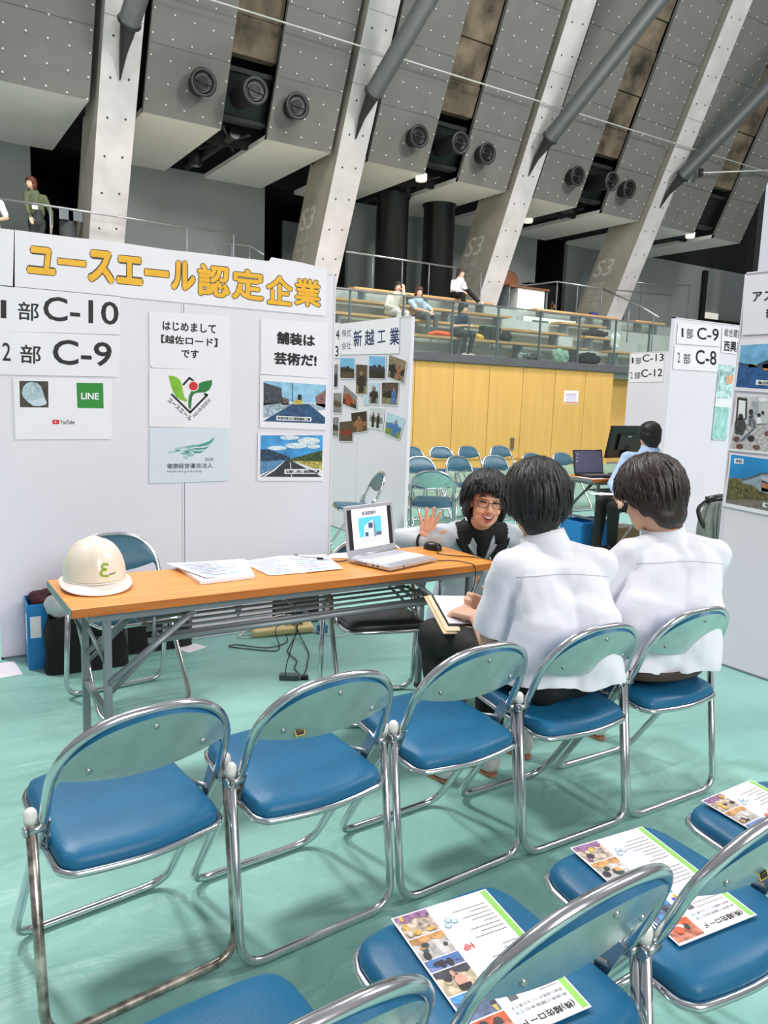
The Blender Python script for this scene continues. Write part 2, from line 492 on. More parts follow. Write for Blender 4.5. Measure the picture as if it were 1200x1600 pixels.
f = MB(); f.box2((-12, -8, -.1), (26, 12.66, 0), m_floor); struct('floor', f)

# orange panelled wall below the gallery
wb = MB()
seams = [-4+.95*i for i in range(14)]
sx = [atY(x, 570, 12.63).x for x in (648.8, 709.7, 765.8, 818.5, 869, 916.6, 960)]
step = (sx[-1]-sx[0])/6
xs = [sx[0]+step*k for k in range(-14, 1)] + sx[1:]
for a, b in zip(xs[:-1], xs[1:]):
    wb.box2((a+.006, 12.63, .17), (b-.006, 12.68, 2.115), m_orange)
    wb.box2((a+.003, 12.645, 0), (b-.003, 12.68, .16), m_orange)
wb.box2((xs[0], 12.68, 0), (xs[-1], 12.74, 2.12), m_orange_edge)
wb.box2((xs[-1], 13.05, .3), (xs[-1]+1.6, 13.1, 2.0), m_orange)
wb.box2((xs[-1], 13.05, 0), (xs[-1]+1.6, 13.1, .28), m_orange)
wb.box2((xs[-1]+1.6, 12.63, 0), (22, 12.7, 2.12), m_orange)
struct('wall_back', wb)
pb = MB(); pb.box2((-8, 12.58, 2.12), (24, 12.86, 2.28), m_band); struct('trim_1', pb, .004)

# seat tiers and the walkway behind them
tr = MB()
for k in range(4):
    tr.box2((-8, 12.86 if k == 0 else 13.05+.8*k, 2.0), (26, 13.85+.8*k if k < 3 else 16.4, 2.28+.385*k), m_tier)
tr.box2((-8, 16.4, 3.5), (26, 24, 3.82), m_tier)
struct('floor_gallery', tr)

# grey back wall of the walkway, with dark openings
gw = MB()
for a, b in ((-3, 3.0), (4.3, 8.66), (11.2, 13.75), (14.9, 18.3), (19.7, 22.0), (22.7, 30)):
    gw.box2((a, 19.85, 3.82), (b, 20.0, 6.75), m_wallg)
gw.box2((9.9, 21.4, 3.82), (11.0, 21.5, 6.3), m_wallg)
struct('wall_gallery', gw)
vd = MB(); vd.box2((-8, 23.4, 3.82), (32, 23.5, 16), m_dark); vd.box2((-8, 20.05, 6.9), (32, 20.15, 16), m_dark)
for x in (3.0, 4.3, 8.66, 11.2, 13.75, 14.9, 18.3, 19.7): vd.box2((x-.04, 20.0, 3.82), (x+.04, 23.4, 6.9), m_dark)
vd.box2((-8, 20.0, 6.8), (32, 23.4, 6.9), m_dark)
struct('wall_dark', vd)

# leaning panels, soffits, pillars
ZT = 13.5
def lean_slab(mb, x0, x1, z0, z1, off, th, m):
    P = [(x0, leanY(z0, off), z0), (x1, leanY(z0, off), z0), (x1, leanY(z1, off), z1), (x0, leanY(z1, off), z1)]
    Q = [(x, y+th, z) for x, y, z in P]
    mb.hexa(P+Q, m)
def acoustic_panel(n, x0, x1, cols):
    mb = MB(); lean_slab(mb, x0, x1, ZS, ZT, .15, .10, m_panel)
    nrm = Vector((0, -1, -T)).normalized(); upv = Vector((0, -T, 1)).normalized()
    zz = ZS+.22; r = 0
    while zz < 11.8:
        for c in range(cols):
            x = x0 + (x1-x0)*(c+.12)/(cols-.76)
            p = Vector((x, leanY(zz-.03*c, .15), zz-.03*c)) + nrm*.006
            mb.lathe([(.022, 0), (.018, .012), (0.0005, .014)], p, m_peg, 8, nrm)
        zz += .36 if r % 2 else .33
        r += 1
    for zj in (7.75, 8.9, 10.3, 11.6):
        a = leanY(zj, .15)
        mb.box((0.5*(x0+x1), a-.001, zj), (x1-x0, .012, .007), m_pipe)
    o = struct('wall_panel_%d' % n, mb)
def soffit(n, x0, x1):
    mb = MB(); mb.box2((x0, leanY(ZS, .15), ZS), (x1, 19.85, ZS+.10), m_soffit); struct('ceiling_%d' % n, mb)
pil = [3.6, 8.65, 13.7, 18.75]
spans = [(-1.2, .15), (.9, 3.47)]
for p in pil: spans += [(p+.85, p+2.43), (p+3.42, p+4.95)]
spans[-1] = (spans[-1][0], spans[-1][0]+1.35)
for i, (a, b) in enumerate(spans):
    acoustic_panel(i+1, a, b, max(4, round((b-a)/.33)))
    soffit(i+1, a, b)
bk = MB(); lean_slab(bk, -4, 23.6, ZS+.02, ZT, 1.15, .1, m_dark); struct('wall_void', bk)
for i, p in enumerate(pil):
    # old concrete strip and black box between the two panels of a bay
    mb = MB(); z = 7.98
    k = 0
    while z < 12.8:
        h = .62+.16*((k*7) % 3)
        lean_slab(mb, p+2.43, p+3.42, z, z+h-.02, .30+.03*(k % 2), .2, m_conc_brown)
        lean_slab(mb, p+2.43, p+3.42, z+h-.02, z+h, .36, .2, m_dark)
        z += h; k += 1
    struct('trim_concrete_strip_%d' % (i+1), mb)
    mb = MB()
    lean_slab(mb, p+2.43, p+3.42, 6.95, 7.72, .45, .2, m_blackp)
    lean_slab(mb, p+2.43, p+3.42, 7.72, 7.80, .38, .2, m_nozz)
    lean_slab(mb, p+2.43, p+3.42, 6.90, 6.97, .35, .2, m_nozz)
    mb.tube([(p+2.95, 16.6, 6.82), (p+2.9, 19.6, 6.82)], .12, m_blackp, 12)
    mb.tube([(p+2.6, 16.4, 6.85), (p+3.3, 17.6, 6.75)], .03, m_nozz, 8)
    mb.tube([(p+3.3, 16.6, 6.85), (p+2.6, 17.9, 6.75)], .03, m_nozz, 8)
    struct('trim_duct_box_%d' % (i+1), mb)
    # pillar
    mb = MB(); w = .69
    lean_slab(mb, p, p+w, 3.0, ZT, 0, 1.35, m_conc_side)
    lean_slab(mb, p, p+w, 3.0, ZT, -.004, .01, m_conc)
    for zz in [3.9+.62*j for j in range(15)]:
        for q in (.18, .51):
            c = Vector((p+q, leanY(zz+.1*q), zz+.1*q)); n = Vector((0, -1, -T)).normalized()
            mb.lathe([(.026, 0), (.02, .007), (.001, .008)], c, m_nozz, 8, n)
        if int(zz*10) % 4 == 0: mb.box((p+w/2, leanY(zz+.3)-.003, zz+.3), (w, .012, .012), m_conc_side)
    # seat block number painted on the side
    if i > 0:
        def side(a, b, h, p=p): return Vector((p-.002-h, leanY(b, .18+a), b))
        F = Flat(side, mb); F.h = .001
        m_paint = mat('pale_paint', (206, 204, 196), .7, var=0)
        F.text('S3', [(1.02, 5.74), (.36, 5.74), (.42, 5.26), (1.08, 5.26)], m_paint, .01)
        for k, tx in enumerate(('A1-10', 'B1-10', 'C1-10', 'D1-10')):
            zz = 5.1-.2*k
            F.text(tx, [(.98, zz), (.46, zz), (.47, zz-.13), (.99, zz-.13)], m_paint, 0)
    struct('pillar_%d' % (i+1), mb)
# lower wooden-edged recess on the pillar feet is left plain
# right-hand end of the gallery: dark steel column and bright window
mb = MB(); c0 = atY(1176, 430, 17.0); mb.box2((c0.x-.18, 16.9, 3.82), (c0.x+.12, 17.2, 11), m_nozz); struct('column_steel', mb)
mb = MB(); c1 = atY(1187, 400, 17.2)
mb.box2((c1.x, 17.3, 4.2), (c1.x+4, 17.35, 5.05), m_soffit); mb.box2((c1.x, 17.3, 5.3), (c1.x+4, 17.36, 12), mat('window_day', (226, 230, 236), .5, var=0, emit=.35))
mb.box2((c1.x-.1, 17.28, 5.05), (c1.x+4, 17.38, 5.3), m_black); struct('window_1', mb)
mb = MB()
q = atY(1108, 470, 19.6)
mb.box2((q.x-.25, 19.7, 3.82), (q.x-.05, 19.84, 6.6), m_dark)
mb.box2((q.x+.0, 19.72, 4.75), (q.x+7, 19.84, 4.82), m_dark)
mb.box2((q.x+.75, 19.7, 3.82), (q.x+.9, 19.84, 4.75), m_dark)
mb.box2((q.x+.0, 19.70, 4.82), (q.x+.8, 19.8, 5.05), mat('wall_lamp_white', (240, 236, 226), .5, var=0, emit=.6))
struct('trim_2', mb)

# round black columns
for i, cx in enumerate((11.62, 13.15)):
    mb = MB(); mb.lathe([(.43, 3.82), (.43, 6.55), (.47, 6.6), (.47, 6.9)], (cx, 18.25, 0), m_blackp, 32); struct('column_%d' % (i+1), mb)
# walls of the rest of the hall, behind and beside the camera
m_blackc = mat('black_cloth', (22, 23, 24), .8, var=.06)
# ================================================================== GALLERY FURNITURE
def plank(name, X0, X1, Y, k, label, group='wooden benches in the gallery'):
    z = 2.28+.385*k
    t = thing(name, label, 'bench', ((X0+X1)/2, Y, z), 0, group)
    L_ = X1-X0
    mb = MB()
    for yy in (-.1, .1): mb.box((0, yy, .385), (L_, .185, .05), m_bench)
    mb.build('seat', t, bevel=.006)
    n = max(2, int(L_/1.6)+1)
    for j in range(n):
        x = -L_/2+.3+(L_-.6)*j/(n-1)
        b = MB(); b.box((x, 0, .18), (.06, .28, .36), m_grey); b.build('leg', t)
rows = [
 (0, 13.6, [(4.8, atY(910, 546, 13.6).x, 'wooden bench, front row behind the glass, with an orange jacket and bags on it'),
            (atY(945, 548, 13.6).x, atY(1040, 552, 13.6).x, 'short wooden bench at the right end of the front gallery row')]),
 (1, 14.4, [(3.0, atY(879, 522, 14.4).x, 'long wooden bench, second row up, where two women sit'),
            (atY(906, 526, 14.4).x, atY(963, 530, 14.4).x, 'short wooden bench, second row up, with a black bag and a plastic bag')]),
 (2, 15.2, [(3.0, atY(792, 493, 15.2).x, 'long wooden bench, third row up, empty behind the women'),
            (atY(868, 503, 15.2).x, atY(940, 511, 15.2).x, 'short wooden bench in the third row, right of a white box')]),
 (3, 16.0, [(atY(250, 378, 16.0).x, atY(352, 391, 16.0).x, 'wooden bench in the top row seen just above the banner'),
            (atY(548, 448, 16.0).x, atY(764, 474, 16.0).x, 'wooden bench in the top row where a man in white sits'),
            (atY(831, 484, 16.0).x, atY(960, 498, 16.0).x, 'wooden bench in the top row in front of the right pillar foot'),
            (atY(986, 503, 16.0).x, atY(1031, 506, 16.0).x, 'short wooden bench in the top row right of the last pillar')])]
first_b = True
for k, Y, L_ in rows:
    for (a, b, lab) in L_:
        plank('gallery_bench', a, b, Y, k, lab)

# glass guard on the parapet
gt = thing('glass_railing', 'long glass guard with steel posts on the grey gallery edge', 'railing', (10, 12.72, 2.28))
rb = MB(); rb.box((0, 0, 1.03), (24, .05, .025), m_steel); rb.build('top_rail', gt)
x_post = atY(708, 515, 12.72).x; sp = atY(779, 520, 12.72).x-x_post
ks = range(-8, 8)
for k in ks:
    x = x_post+sp*k-10
    b = MB(); b.box((x, .03, .51), (.03, .045, 1.02), m_grey); b.build('post', gt)
    b = MB(); b.box((x+sp/2, -.01, .52), (sp-.02, .012, .98), m_glass); b.build('pane', gt)

def rail(name, pts, label, ztop, posts, r=.022, glass=False):
    o = thing(name, label, 'handrail', (pts[0][0], pts[0][1], 3.82))
    base = Vector(o.location)
    b = MB(); b.tube([Vector(p)-base for p in pts], r, m_steel, 8); b.build('top_rail', o)
    for p in posts:
        b = MB(); b.tube([Vector((p[0], p[1], p[3] if len(p) > 3 else 3.82))-base, Vector(p[:3])-base], .016, m_grey, 8); b.build('post', o)
    return o
Yr = 16.55
A_ = lambda x, y: tuple(atY(x, y, Yr))
rail('handrail', [A_(-60, 301), A_(365, 366)], 'pale steel handrail running in front of the leftmost pillar', 0,
     [A_(-30, 306), A_(78, 322), A_(292, 355), A_(365, 366)])
rail('handrail', [A_(541, 393), A_(752, 424)], 'steel handrail between two pillars behind the man in white', 0,
     [A_(583, 399), A_(629, 406), A_(671, 412), A_(752, 424)])
rail('handrail', [tuple(atY(793, 441, 18)), tuple(atY(822, 446, 18)), tuple(atY(871, 440, 16.9)), tuple(atY(941, 451, 16.5)), tuple(atY(1050, 462, 16.5))],
     'steel handrail before the black doorway right of the third pillar', 0,
     [tuple(atY(820, 446, 18)), tuple(atY(871, 440, 16.9)), tuple(atY(903, 445, 16.7)), tuple(atY(941, 451, 16.5))])
rail('handrail', [tuple(atY(941, 451, 15.6)), tuple(atY(1000, 478, 14.6)), tuple(atY(1030, 496, 14.0))],
     'sloping stair handrail at the right end of the gallery', 0,
     [tuple(atY(984, 472, 14.9))+(3.0,), tuple(atY(1022, 491, 14.2))+(2.6,)])
rail('handrail', [tuple(atY(995, 441, 18.5)), tuple(atY(1040, 447, 18.5)), tuple(atY(1080, 445, 18.5))], 'curved bright handrail right of the last pillar', 0,
     [tuple(atY(1003, 442, 18.5)), tuple(atY(1078, 445, 18.5))])
rail('handrail', [tuple(atY(335, 378, 17.6)), tuple(atY(392, 385, 17.6)), tuple(atY(412, 398, 17.0))], 'small dark stair rail above the right part of the banner', 0,
     [tuple(atY(337, 378, 17.6)), tuple(atY(362, 381, 17.6)), tuple(atY(390, 385, 17.6))], .018)

# round air nozzles
def nozzle(p, label, length, group, sc=1.0):
    ax = Vector((-.02, -1, -.14)).normalized()
    t = thing('air_nozzle', label, 'air nozzle', p, 0, group)
    b = MB(); b.lathe([(.20*sc, -.12), (.21*sc, length-.06), (.245*sc, length-.04), (.25*sc, length), (.225*sc, length+.015), (.19*sc, length+.01), (.18*sc, length-.05), (.17*sc, length-.16), (0.001, length-.17)], (0, 0, 0), m_nozz, 28, ax); b.build('housing', t)
    b = MB()
    for r_, w in ((.15, .016), (.11, .014)):
        pr = [(r_*sc, length-.06), ((r_+w)*sc, length-.03), ((r_+w)*sc, length-.1)]
        b.lathe(pr, (0, 0, 0), m_blackp, 24, ax)
    u = Vector((1, 0, -.18)).normalized(); c = ax*(length-.05)
    b.tube([c-u*.17*sc, c+u*.17*sc], .014, m_nozz, 6)
    b.build('grille', t)
bays = ['left bay', 'second bay', 'third bay', 'right bay']
for i, p in enumerate(pil[:3]):
    for dx, off, ln, w in ((1.87, .10, .22, 'left panel of the %s'), (2.82, - .0 + .40, .85, 'black box in the %s'), (3.87, .10, .22, 'right panel of the %s')):
        q = Vector((p+dx, leanY(7.28, off), 7.28))
        if dx == 2.82: q.z = 7.33
        nozzle(q, 'round black air nozzle on the ' + (w % bays[i]), ln, 'air nozzles on the gallery wall', 1.0 if i else 1.05)

# grey struts ending in spikes on the pillars
sd = Vector(CR*950 - CD*950 - CF*1217).normalized()
tips = [atL(187, 125), atL(555, 217), atL(825, 275), atL(1030, 325)]
cols_ = [(200, 40), (570, 140), (845, 215), (1055, 275)]
names_ = ['leftmost pillar', 'second pillar', 'third pillar', 'rightmost pillar']
for i in range(4):
    t = thing('roof_strut', 'grey steel strut with a spike tip running up from the %s' % names_[i], 'steel strut', tips[i], 0, 'roof struts')
    up = Vector((0, -T, 1)).normalized(); n = Vector((0, -1, -T)).normalized()
    c = up*.95 + n*.34
    b = MB(); b.tube([c-sd*.02, c+sd*.05, c+sd*.06, c+sd*9], [.20, .20, .185, .185], m_pipe, 20); b.build('pipe', t)
    b = MB(); b.tube([Vector((0, 0, 0))+n*.02, up*.45+n*.10, c-sd*.05+up*-.03, c+sd*.03], [.012, .07, .14, .17], m_nozz, 12); b.build('spike', t)
    b = MB(); b.lathe([(.205, -.03), (.215, 0), (.205, .03)], c+sd*.02, m_nozz, 20, sd); b.build('collar', t)
w = MB(); a = Vector((-1, 14.96, 8.49)); b_ = Vector((24, 14.96, 8.52)); w.tube([a, b_], .017, mat('wire_pale', (214, 214, 208), .5, var=0), 6)
tag(w.build('wire_rope'), 'thin pale wire stretched across the whole gallery wall', 'wire')
# short rod on the right panels
p0, p1 = atL(1095, 270, -.1), atL(1200, 266, -.1)
w = MB(); w.tube([p0, p1], .02, m_soffit, 6); w.lathe([(.07, -.1), (.07, .1)], p0, m_nozz, 10); tag(w.build('wall_rod'), 'short pale rod with a dark fitting on the right grey panels', 'rod')

# small ceiling lamps and sensors under the soffits
for (x, y, lab) in ((658, 283, 'small white ceiling lamp beside the two black columns'), (825, 348, 'small white ceiling lamp in the dark slot right of the third pillar'), (1078, 372, 'small white ceiling lamp in the dark slot right of the last pillar')):
    p = atZ(x, y, 6.55); b = MB(); b.lathe([(.13, 0), (.14, .05), (.14, .16)], p, mat('lamp_white', (240, 238, 228), .5, var=0, emit=.8), 16)
    tag(b.build('ceiling_lamp'), lab, 'lamp', 'small ceiling lamps under the gallery roof')
p = atZ(306, 258, 6.55); b = MB(); b.lathe([(.11, -.02), (.14, 0), (.14, .5), (.12, .52)], p, m_blackp, 18); b.lathe([(.1, -.025), (.0005, -.03)], p, m_steel, 18)
tag(b.build('spotlight'), 'black cylindrical spotlight in the dark slot above the banner', 'spotlight')




# ================================================================== FOLDING CHAIRS (sitter looks to +Y)
def chair_shapes():
    S = {}
    r = .0115
    hw = .205
    # front frame: foot bar, sides, arch of the back
    yt, zt = -.235, .735
    side = lambda s: [(s*hw, .205, .011), (s*hw, -.135, .50), (s*hw, -.20, .615)]
    P = []
    foot = fillet([(0, .205, .012), (hw, .205, .012), (hw, -.12, .482)], .075, 8)
    right = foot + [V((hw, -.135, .505)), V((hw-.002, -.165, .575))]
    arch = []
    for i in range(1, 13):
        a = PI/2*i/12
        arch.append(V(((hw-.002)*math.cos(a)**.72 if i < 12 else 0, -.165-.075*math.sin(a)**1.1, .575+.16*math.sin(a)**1.0)))
    right += arch
    left = [V((-p.x, p.y, p.z)) for p in reversed(right[1:-1])]
    ring = right + left
    b = MB(); b.tube(ring, r, m_chrome, 12, closed=True); S['frame'] = b.mesh('frame', True)
    # rear legs and rear foot bar
    hr = .229
    leg = fillet([(-hr, -.120, .50), (-hr, -.185, .012), (hr, -.185, .012), (hr, -.120, .50)], .07, 8)
    b = MB(); b.tube(leg, r, m_chrome, 12); S['rear_leg_frame'] = b.mesh('rear_leg_frame', True)
    b = MB()
    for s in (-1, 1):
        b.lathe([(.0135, -.012), (.0145, 0), (.0135, .012), (.008, .019), (.0005, .021)], (s*hr, -.1195, .504), m_cap, 12)
    S['end_cap'] = b
    caps = []
    for s in (-1, 1):
        b = MB(); b.lathe([(.0135, -.012), (.0145, 0), (.0135, .012), (.008, .019), (.0005, .021)], (s*hr, -.1195, .504), m_cap, 12); caps.append(b.mesh('end_cap', True))
    S['end_cap'] = caps
    br = []
    for s in (-1, 1):
        b = MB()
        b.tube([(s*.200, -.128, .478), (s*.236, -.128, .478)], .010, m_steel, 10)
        b.box((s*.192, -.10, .455), (.004, .03, .09), m_steel, rot(24))
        b.tube([(s*.190, -.10, .44), (s*.190, .03, .405)], .006, m_steel, 8)
        b.lathe([(.012, -.004), (.012, .004)], (s*.243, -.128, .478), m_steel, 10, (1, 0, 0))
        br.append(b.mesh('hinge_bracket', True))
    S['hinge_bracket'] = br
    # seat
    def outline(g, z, sc=0.0):
        w0, w1, y0, y1 = .188+g, .180+g, -.200-g, .182+g
        pts = [(-w0, y0+.07), (-w0*.93, y0+.018), (-w0*.72, y0), (0, y0-.016), (w0*.72, y0), (w0*.93, y0+.018), (w0, y0+.07), (w1, y1-.09), (w1*.95, y1-.03), (w1*.76, y1), (0, y1+.006), (-w1*.76, y1), (-w1*.95, y1-.03), (-w1, y1-.09)]
        out = spline([V((x, y, 0)) for x, y in pts], 4, True)
        return [V((p.x, p.y, z+p.y*.075)) for p in out]
    levels = [(-.022, .404), (-.006, .404), (-.001, .409), (.0, .418), (-.004, .430), (-.016, .439), (-.045, .4445), (-.08, .4465), (-.115, .4475)]
    b = MB(); rings = [outline(g, z) for g, z in levels]; n = len(rings[0])
    vs = [p for R_ in rings for p in R_]
    fs = [(i*n+j, i*n+(j+1) % n, (i+1)*n+(j+1) % n, (i+1)*n+j) for i in range(len(rings)-1) for j in range(n)]
    fs += [tuple(reversed(range(n))), tuple((len(rings)-1)*n+j for j in range(n))]
    b.add(vs, fs, m_vinyl, True); S['seat'] = b.mesh('seat', True)
    b = MB(); b.tube(outline(.002, .402), (.009), m_chrome, 10, closed=True); b.poly([p+V((0, 0, -.004)) for p in outline(-.004, .402)], m_grey)
    S['seat_rim'] = b.mesh('seat_rim', True)
    # back: curved plate (metal behind, vinyl pad in front)
    def backfn(front):
        def fn(u, v):
            x = (u-.5)*2; a = 1-x*x
            top = .575+.158*math.sqrt(max(0, a))**.85 - .008
            bot = .592 - .022*a + .012*(1-a)
            if front: top += .013*a**.5
            if top < bot: bot = top
            z = bot+(top-bot)*v
            yy = -.170-.075*((z-.575)/.16)**1.0*1.0 - .020*a
            if front: yy += .014+.022*math.sin(PI*min(1, v*.93+.02))**.5*a**.5
            return V((x*(hw-.006), yy, z))
        return fn
    b = MB(); b.grid(backfn(False), 28, 8, m_backplate)
    for q in ((-.13, .615), (.13, .615), (0, .70)): b.lathe([(.007, -.004), (.007, 0), (.003, .002)], (q[0], -.170-.075*(q[1]-.575)/.16-.02*(1-(q[0]/hw)**2)-.002, q[1]), m_steel, 10, (0, -1, 0))
    S['back_plate'] = b.mesh('back_plate', False)
    b = MB(); b.grid(backfn(True), 28, 8, m_vinyl)
    fa, fb = backfn(True), backfn(False)
    for v in (0, 1): b.add([fa(i/28, v) for i in range(29)]+[fb(i/28, v) for i in range(29)], [(i, i+1, 30+i, 29+i) for i in range(28)], m_vinyl, True)
    S['back_pad'] = b.mesh('back_pad', True)
    S['rivets'] = None
    return S
CS = chair_shapes()
def teal(me, m):
    c = me.copy(); c.materials[0] = m; return c
CS_far = dict(CS); CS_far['seat'] = teal(CS['seat'], m_vinyl_teal); CS_far['back_pad'] = teal(CS['back_pad'], m_vinyl_teal)
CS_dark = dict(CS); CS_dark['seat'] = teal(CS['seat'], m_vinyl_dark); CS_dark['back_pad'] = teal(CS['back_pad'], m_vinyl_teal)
CS_teal = CS_far
CS_worn = dict(CS); CS_worn['rear_leg_frame'] = teal(CS['rear_leg_frame'], mat('rusty_chrome', (186, 176, 166), .3, .85, var=.35, scale=28))
CH = 'blue folding chairs'
def chair(label, x, y, rz=0, S=CS, group=CH):
    t = thing('folding_chair', label, 'chair', (x, y, 0), rz, group)
    for k in ('seat', 'seat_rim', 'back_pad', 'back_plate', 'frame', 'rear_leg_frame'): link(k, S[k], t)
    for s in (0, 1):
        link('end_cap', S['end_cap'][s], t); link('hinge_bracket', S['hinge_bracket'][s], t)
    return t
R_ = math.radians
chair('empty blue folding chair at the left end of the front row, rear leg rusty', .43, 1.84, R_(6), CS_worn)
c2 = chair('empty blue folding chair second from the left in the front row', .885, 1.825, R_(3.5))
chair('empty blue folding chair right beside the boy holding the clipboard', 1.375, 1.84, R_(2))
chair('blue folding chair under the boy with black hair and clipboard', 1.845, 1.825, R_(-1))
chair('blue folding chair under the boy with brown hair, right end of the front row', 2.315, 1.815, R_(-1))
chair('blue folding chair cut off by the bottom edge, no flyer in sight on its seat', .36, .915, R_(3))
chair('blue folding chair nearest the camera, a flyer with a face photo on its seat', .835, .915, R_(2))
cB = chair('blue folding chair with a flyer, between the nearest chair and the right edge', 1.30, .91, R_(1))
chair('blue folding chair with a flyer at the right edge of the photo', 1.765, .905, R_(0))
chair('folding chair behind the left end of the table, by the black bag', .875, 3.465, PI+R_(6), CS_teal)
chair('folding chair with a dark seat tucked under the table below the laptop', 1.835, 2.885, PI-R_(17), CS_dark)
chair('folding chair standing before the photo covered panel', 3.52, 5.98, R_(72), CS_far)
chair('folding chair seen from behind just right of the photo covered panel', 4.42, 6.05, R_(-38), CS_far)
def sticker(c, x, z):
    yy = -.170-.075*(z-.575)/.16-.02*(1-(x/hw_)**2)-.0012
    b = MB(); b.box((x, yy, z), (.026, .0015, .022), mat('sticker_yellow', (214, 176, 50), .4, var=0), rot(-25)); b.box((x, yy-.001, z), (.021, .0015, .017), m_ink, rot(-25))
    F = Flat(lambda a, b_, h: V((x+a, yy-.0024-h-.45*b_, z+b_*.9))); F.textr('G', -.006, .006, .006, -.006, mat('sticker_yellow', (214, 176, 50), .4, var=0), .04); b.add(F.mb.v, F.mb.f, F.mb.mats[0])
    tag(b.build('sticker', c, fix=False), 'small yellow and black sticker')
hw_ = .205
sticker(c2, -.085, .603); sticker(cB, -.02, .597)
FC = 'teal chairs in rows before the orange wall'
k = 0
for row, (yy, xs_) in enumerate(((7.12, (4.62, 5.15, 5.72, 6.26)), (7.36, (7.12, 7.66)), (8.62, (5.55, 6.07, 6.55, 7.05, 7.64)))):
    for j, xx in enumerate(xs_):
        w_ = [('front row', 'the photo covered panel'), ('front row', 'the far table'), ('rear row', 'the photo covered panel')][row]
        pos = ['first', 'second', 'third', 'fourth', 'fifth'][j]
        lab = ('%s teal folding chair in the %s, counted from %s' % (pos, w_[0], w_[1])) if row != 1 else ('%s teal folding chair behind the far table, counted from the left' % pos)
        chair(lab, xx, yy, PI+R_(rnd.uniform(-6, 6))+R_(4), CS_far, FC)

# ================================================================== THE LONG TABLE
def make_table(name, label, loc, rz, L_=1.8, D=.45):
    t = thing(name, label, 'table', loc, rz)
    b = MB(); b.box((L_/2, D/2, .684), (L_, D, .03), m_table); b.build('tabletop', t, bevel=.003)
    b = MB()
    for y in (-.0008, D+.0008): b.box((L_/2, y, .684), (L_-.002, .0016, .029), m_table_edge)
    for x in (-.0008, L_+.0008): b.box((x, D/2, .684), (.0016, D-.002, .029), m_grey)
    b.build('edge_band', t)
    b = MB()
    for y in (.035, D-.035): b.box((L_/2, y, .655), (L_-.12, .022, .028), m_grey)
    for x in (.07, L_-.07): b.box((x, D/2, .655), (.022, D-.06, .028), m_grey)
    b.build('under_frame', t)
    for x, d in ((.12, 1), (L_-.12, -1)):
        for y in (.045, D-.045):
            b = MB(); b.box((x, y, .33), (.026, .026, .65), m_grey); b.box((x, y, .012), (.03, .03, .022), m_blackp)
            b.build('leg', t, bevel=.002)
            b = MB()
            b.tube([(x, y-.018, .42), (x+d*.30, y-.018, .64)], (.012, .005), m_grey, 8)
            b.tube([(x, y+.018, .36), (x+d*.15, y+.018, .50), (x+d*.26, y+.018, .60)], (.009, .004), m_grey, 8)
            b.tube([(x-d*.06, y, .62), (x, y, .47)], (.010, .004), m_grey, 8)
            b.build('brace', t)
        b = MB(); b.box((x, D/2, .30), (.02, D-.10, .02), m_grey); b.build('cross_bar', t)
    b = MB()
    for y in (.07, .14, .21, .28, .35): b.tube([(.28, y, .555), (L_-.28, y, .555)], (.009, .006), m_grey, 8, flat=(0, 1, 0))
    for x in (.30, L_/2, L_-.30): b.tube([(x, .06, .555), (x, D-.06, .555)], .006, m_grey, 8)
    b.tube([(.26, .045, .545), (L_-.26, .045, .545)], .012, m_grey, 8)
    for x in (.28, L_-.28): b.tube([(x, .045, .55), (x, .045, .645)], .006, m_grey, 6)
    b.build('shelf_rack', t)
    return t
TX, TY = .472, 2.598
make_table('folding_table', 'long folding table with an orange wood top, helmet and laptop on it', (TX, TY, 0), 0)
make_table('folding_table', 'far folding table carrying a black laptop and a monitor', (5.60, 5.12, 0), R_(-4))
# ================================================================== BOOTH PANELS
def board(label, p0, p1, z1=2.14, th=.035, side=1):
    """Upright white partition board from p0 to p1 (plan), thickness behind it."""
    a = V((p0[0], p0[1], 0)); b = V((p1[0], p1[1], 0)); d = (b-a); L_ = d.length; d.normalize(); n = V((-d.y, d.x, 0))*side
    t = thing('partition_panel', label, 'partition panel', a+d*(L_/2), math.atan2(d.y, d.x), 'white partition panels')
    mb = MB(); mb.box((0, side*th/2, z1/2), (L_-.012, th-.008, z1-.01), m_white); mb.build('board', t)
    mb = MB()
    for x in (-L_/2+.004, L_/2-.004): mb.box((x, side*th/2, z1/2), (.008, th, z1), m_white)
    mb.box((0, side*th/2, z1-.004), (L_, th, .008), m_white); mb.box((0, side*th/2, .006), (L_, th, .012), m_grey)
    mb.build('edge_frame', t)
    return t
YP = 4.31
board('white partition panel left behind the helmet, carrying the banner start', (.44, YP), (1.405, YP))
board('white partition panel with the two road photos, left of the laptop chair', (1.409, YP), (2.354, YP))
XS = 4.0
board('white partition panel covered with small photos, near half', (XS, 6.80), (XS, 5.905), 2.135)
board('white partition panel covered with small photos, far half', (XS, 7.70), (XS, 6.803), 2.135)
board('white partition panel headed C-9 and C-8 behind the boy with brown hair', (5.55, YP), (6.52, YP))
board('white partition panel right of the C-9 board, mostly hidden', (6.524, YP), (7.5, YP))
board('distant white partition panel headed C-13 and C-12', (8.6, 7.36), (8.6, 6.39), 2.11)
XR = 3.843
board('white partition panel at the right edge carrying three large photos', (XR, 2.573), (XR, 1.62), 2.12)

m_yel = mat('banner_yellow', (250, 184, 40), .55, var=.05, scale=20)
m_out = mat('banner_outline', (78, 68, 60), .6, var=0)
def C(ox, oy, s):      # crop coordinates to picture coordinates
    return lambda x, y: (ox+x/s, oy+y/s)
def Qs(c, *P): return [c(*p) for p in P]
def finish(F, name, label, cat, group=None):
    return tag(F.mb.build(name, fix=False), label, cat, group)
PG = 'paper sheets on the partition panels'

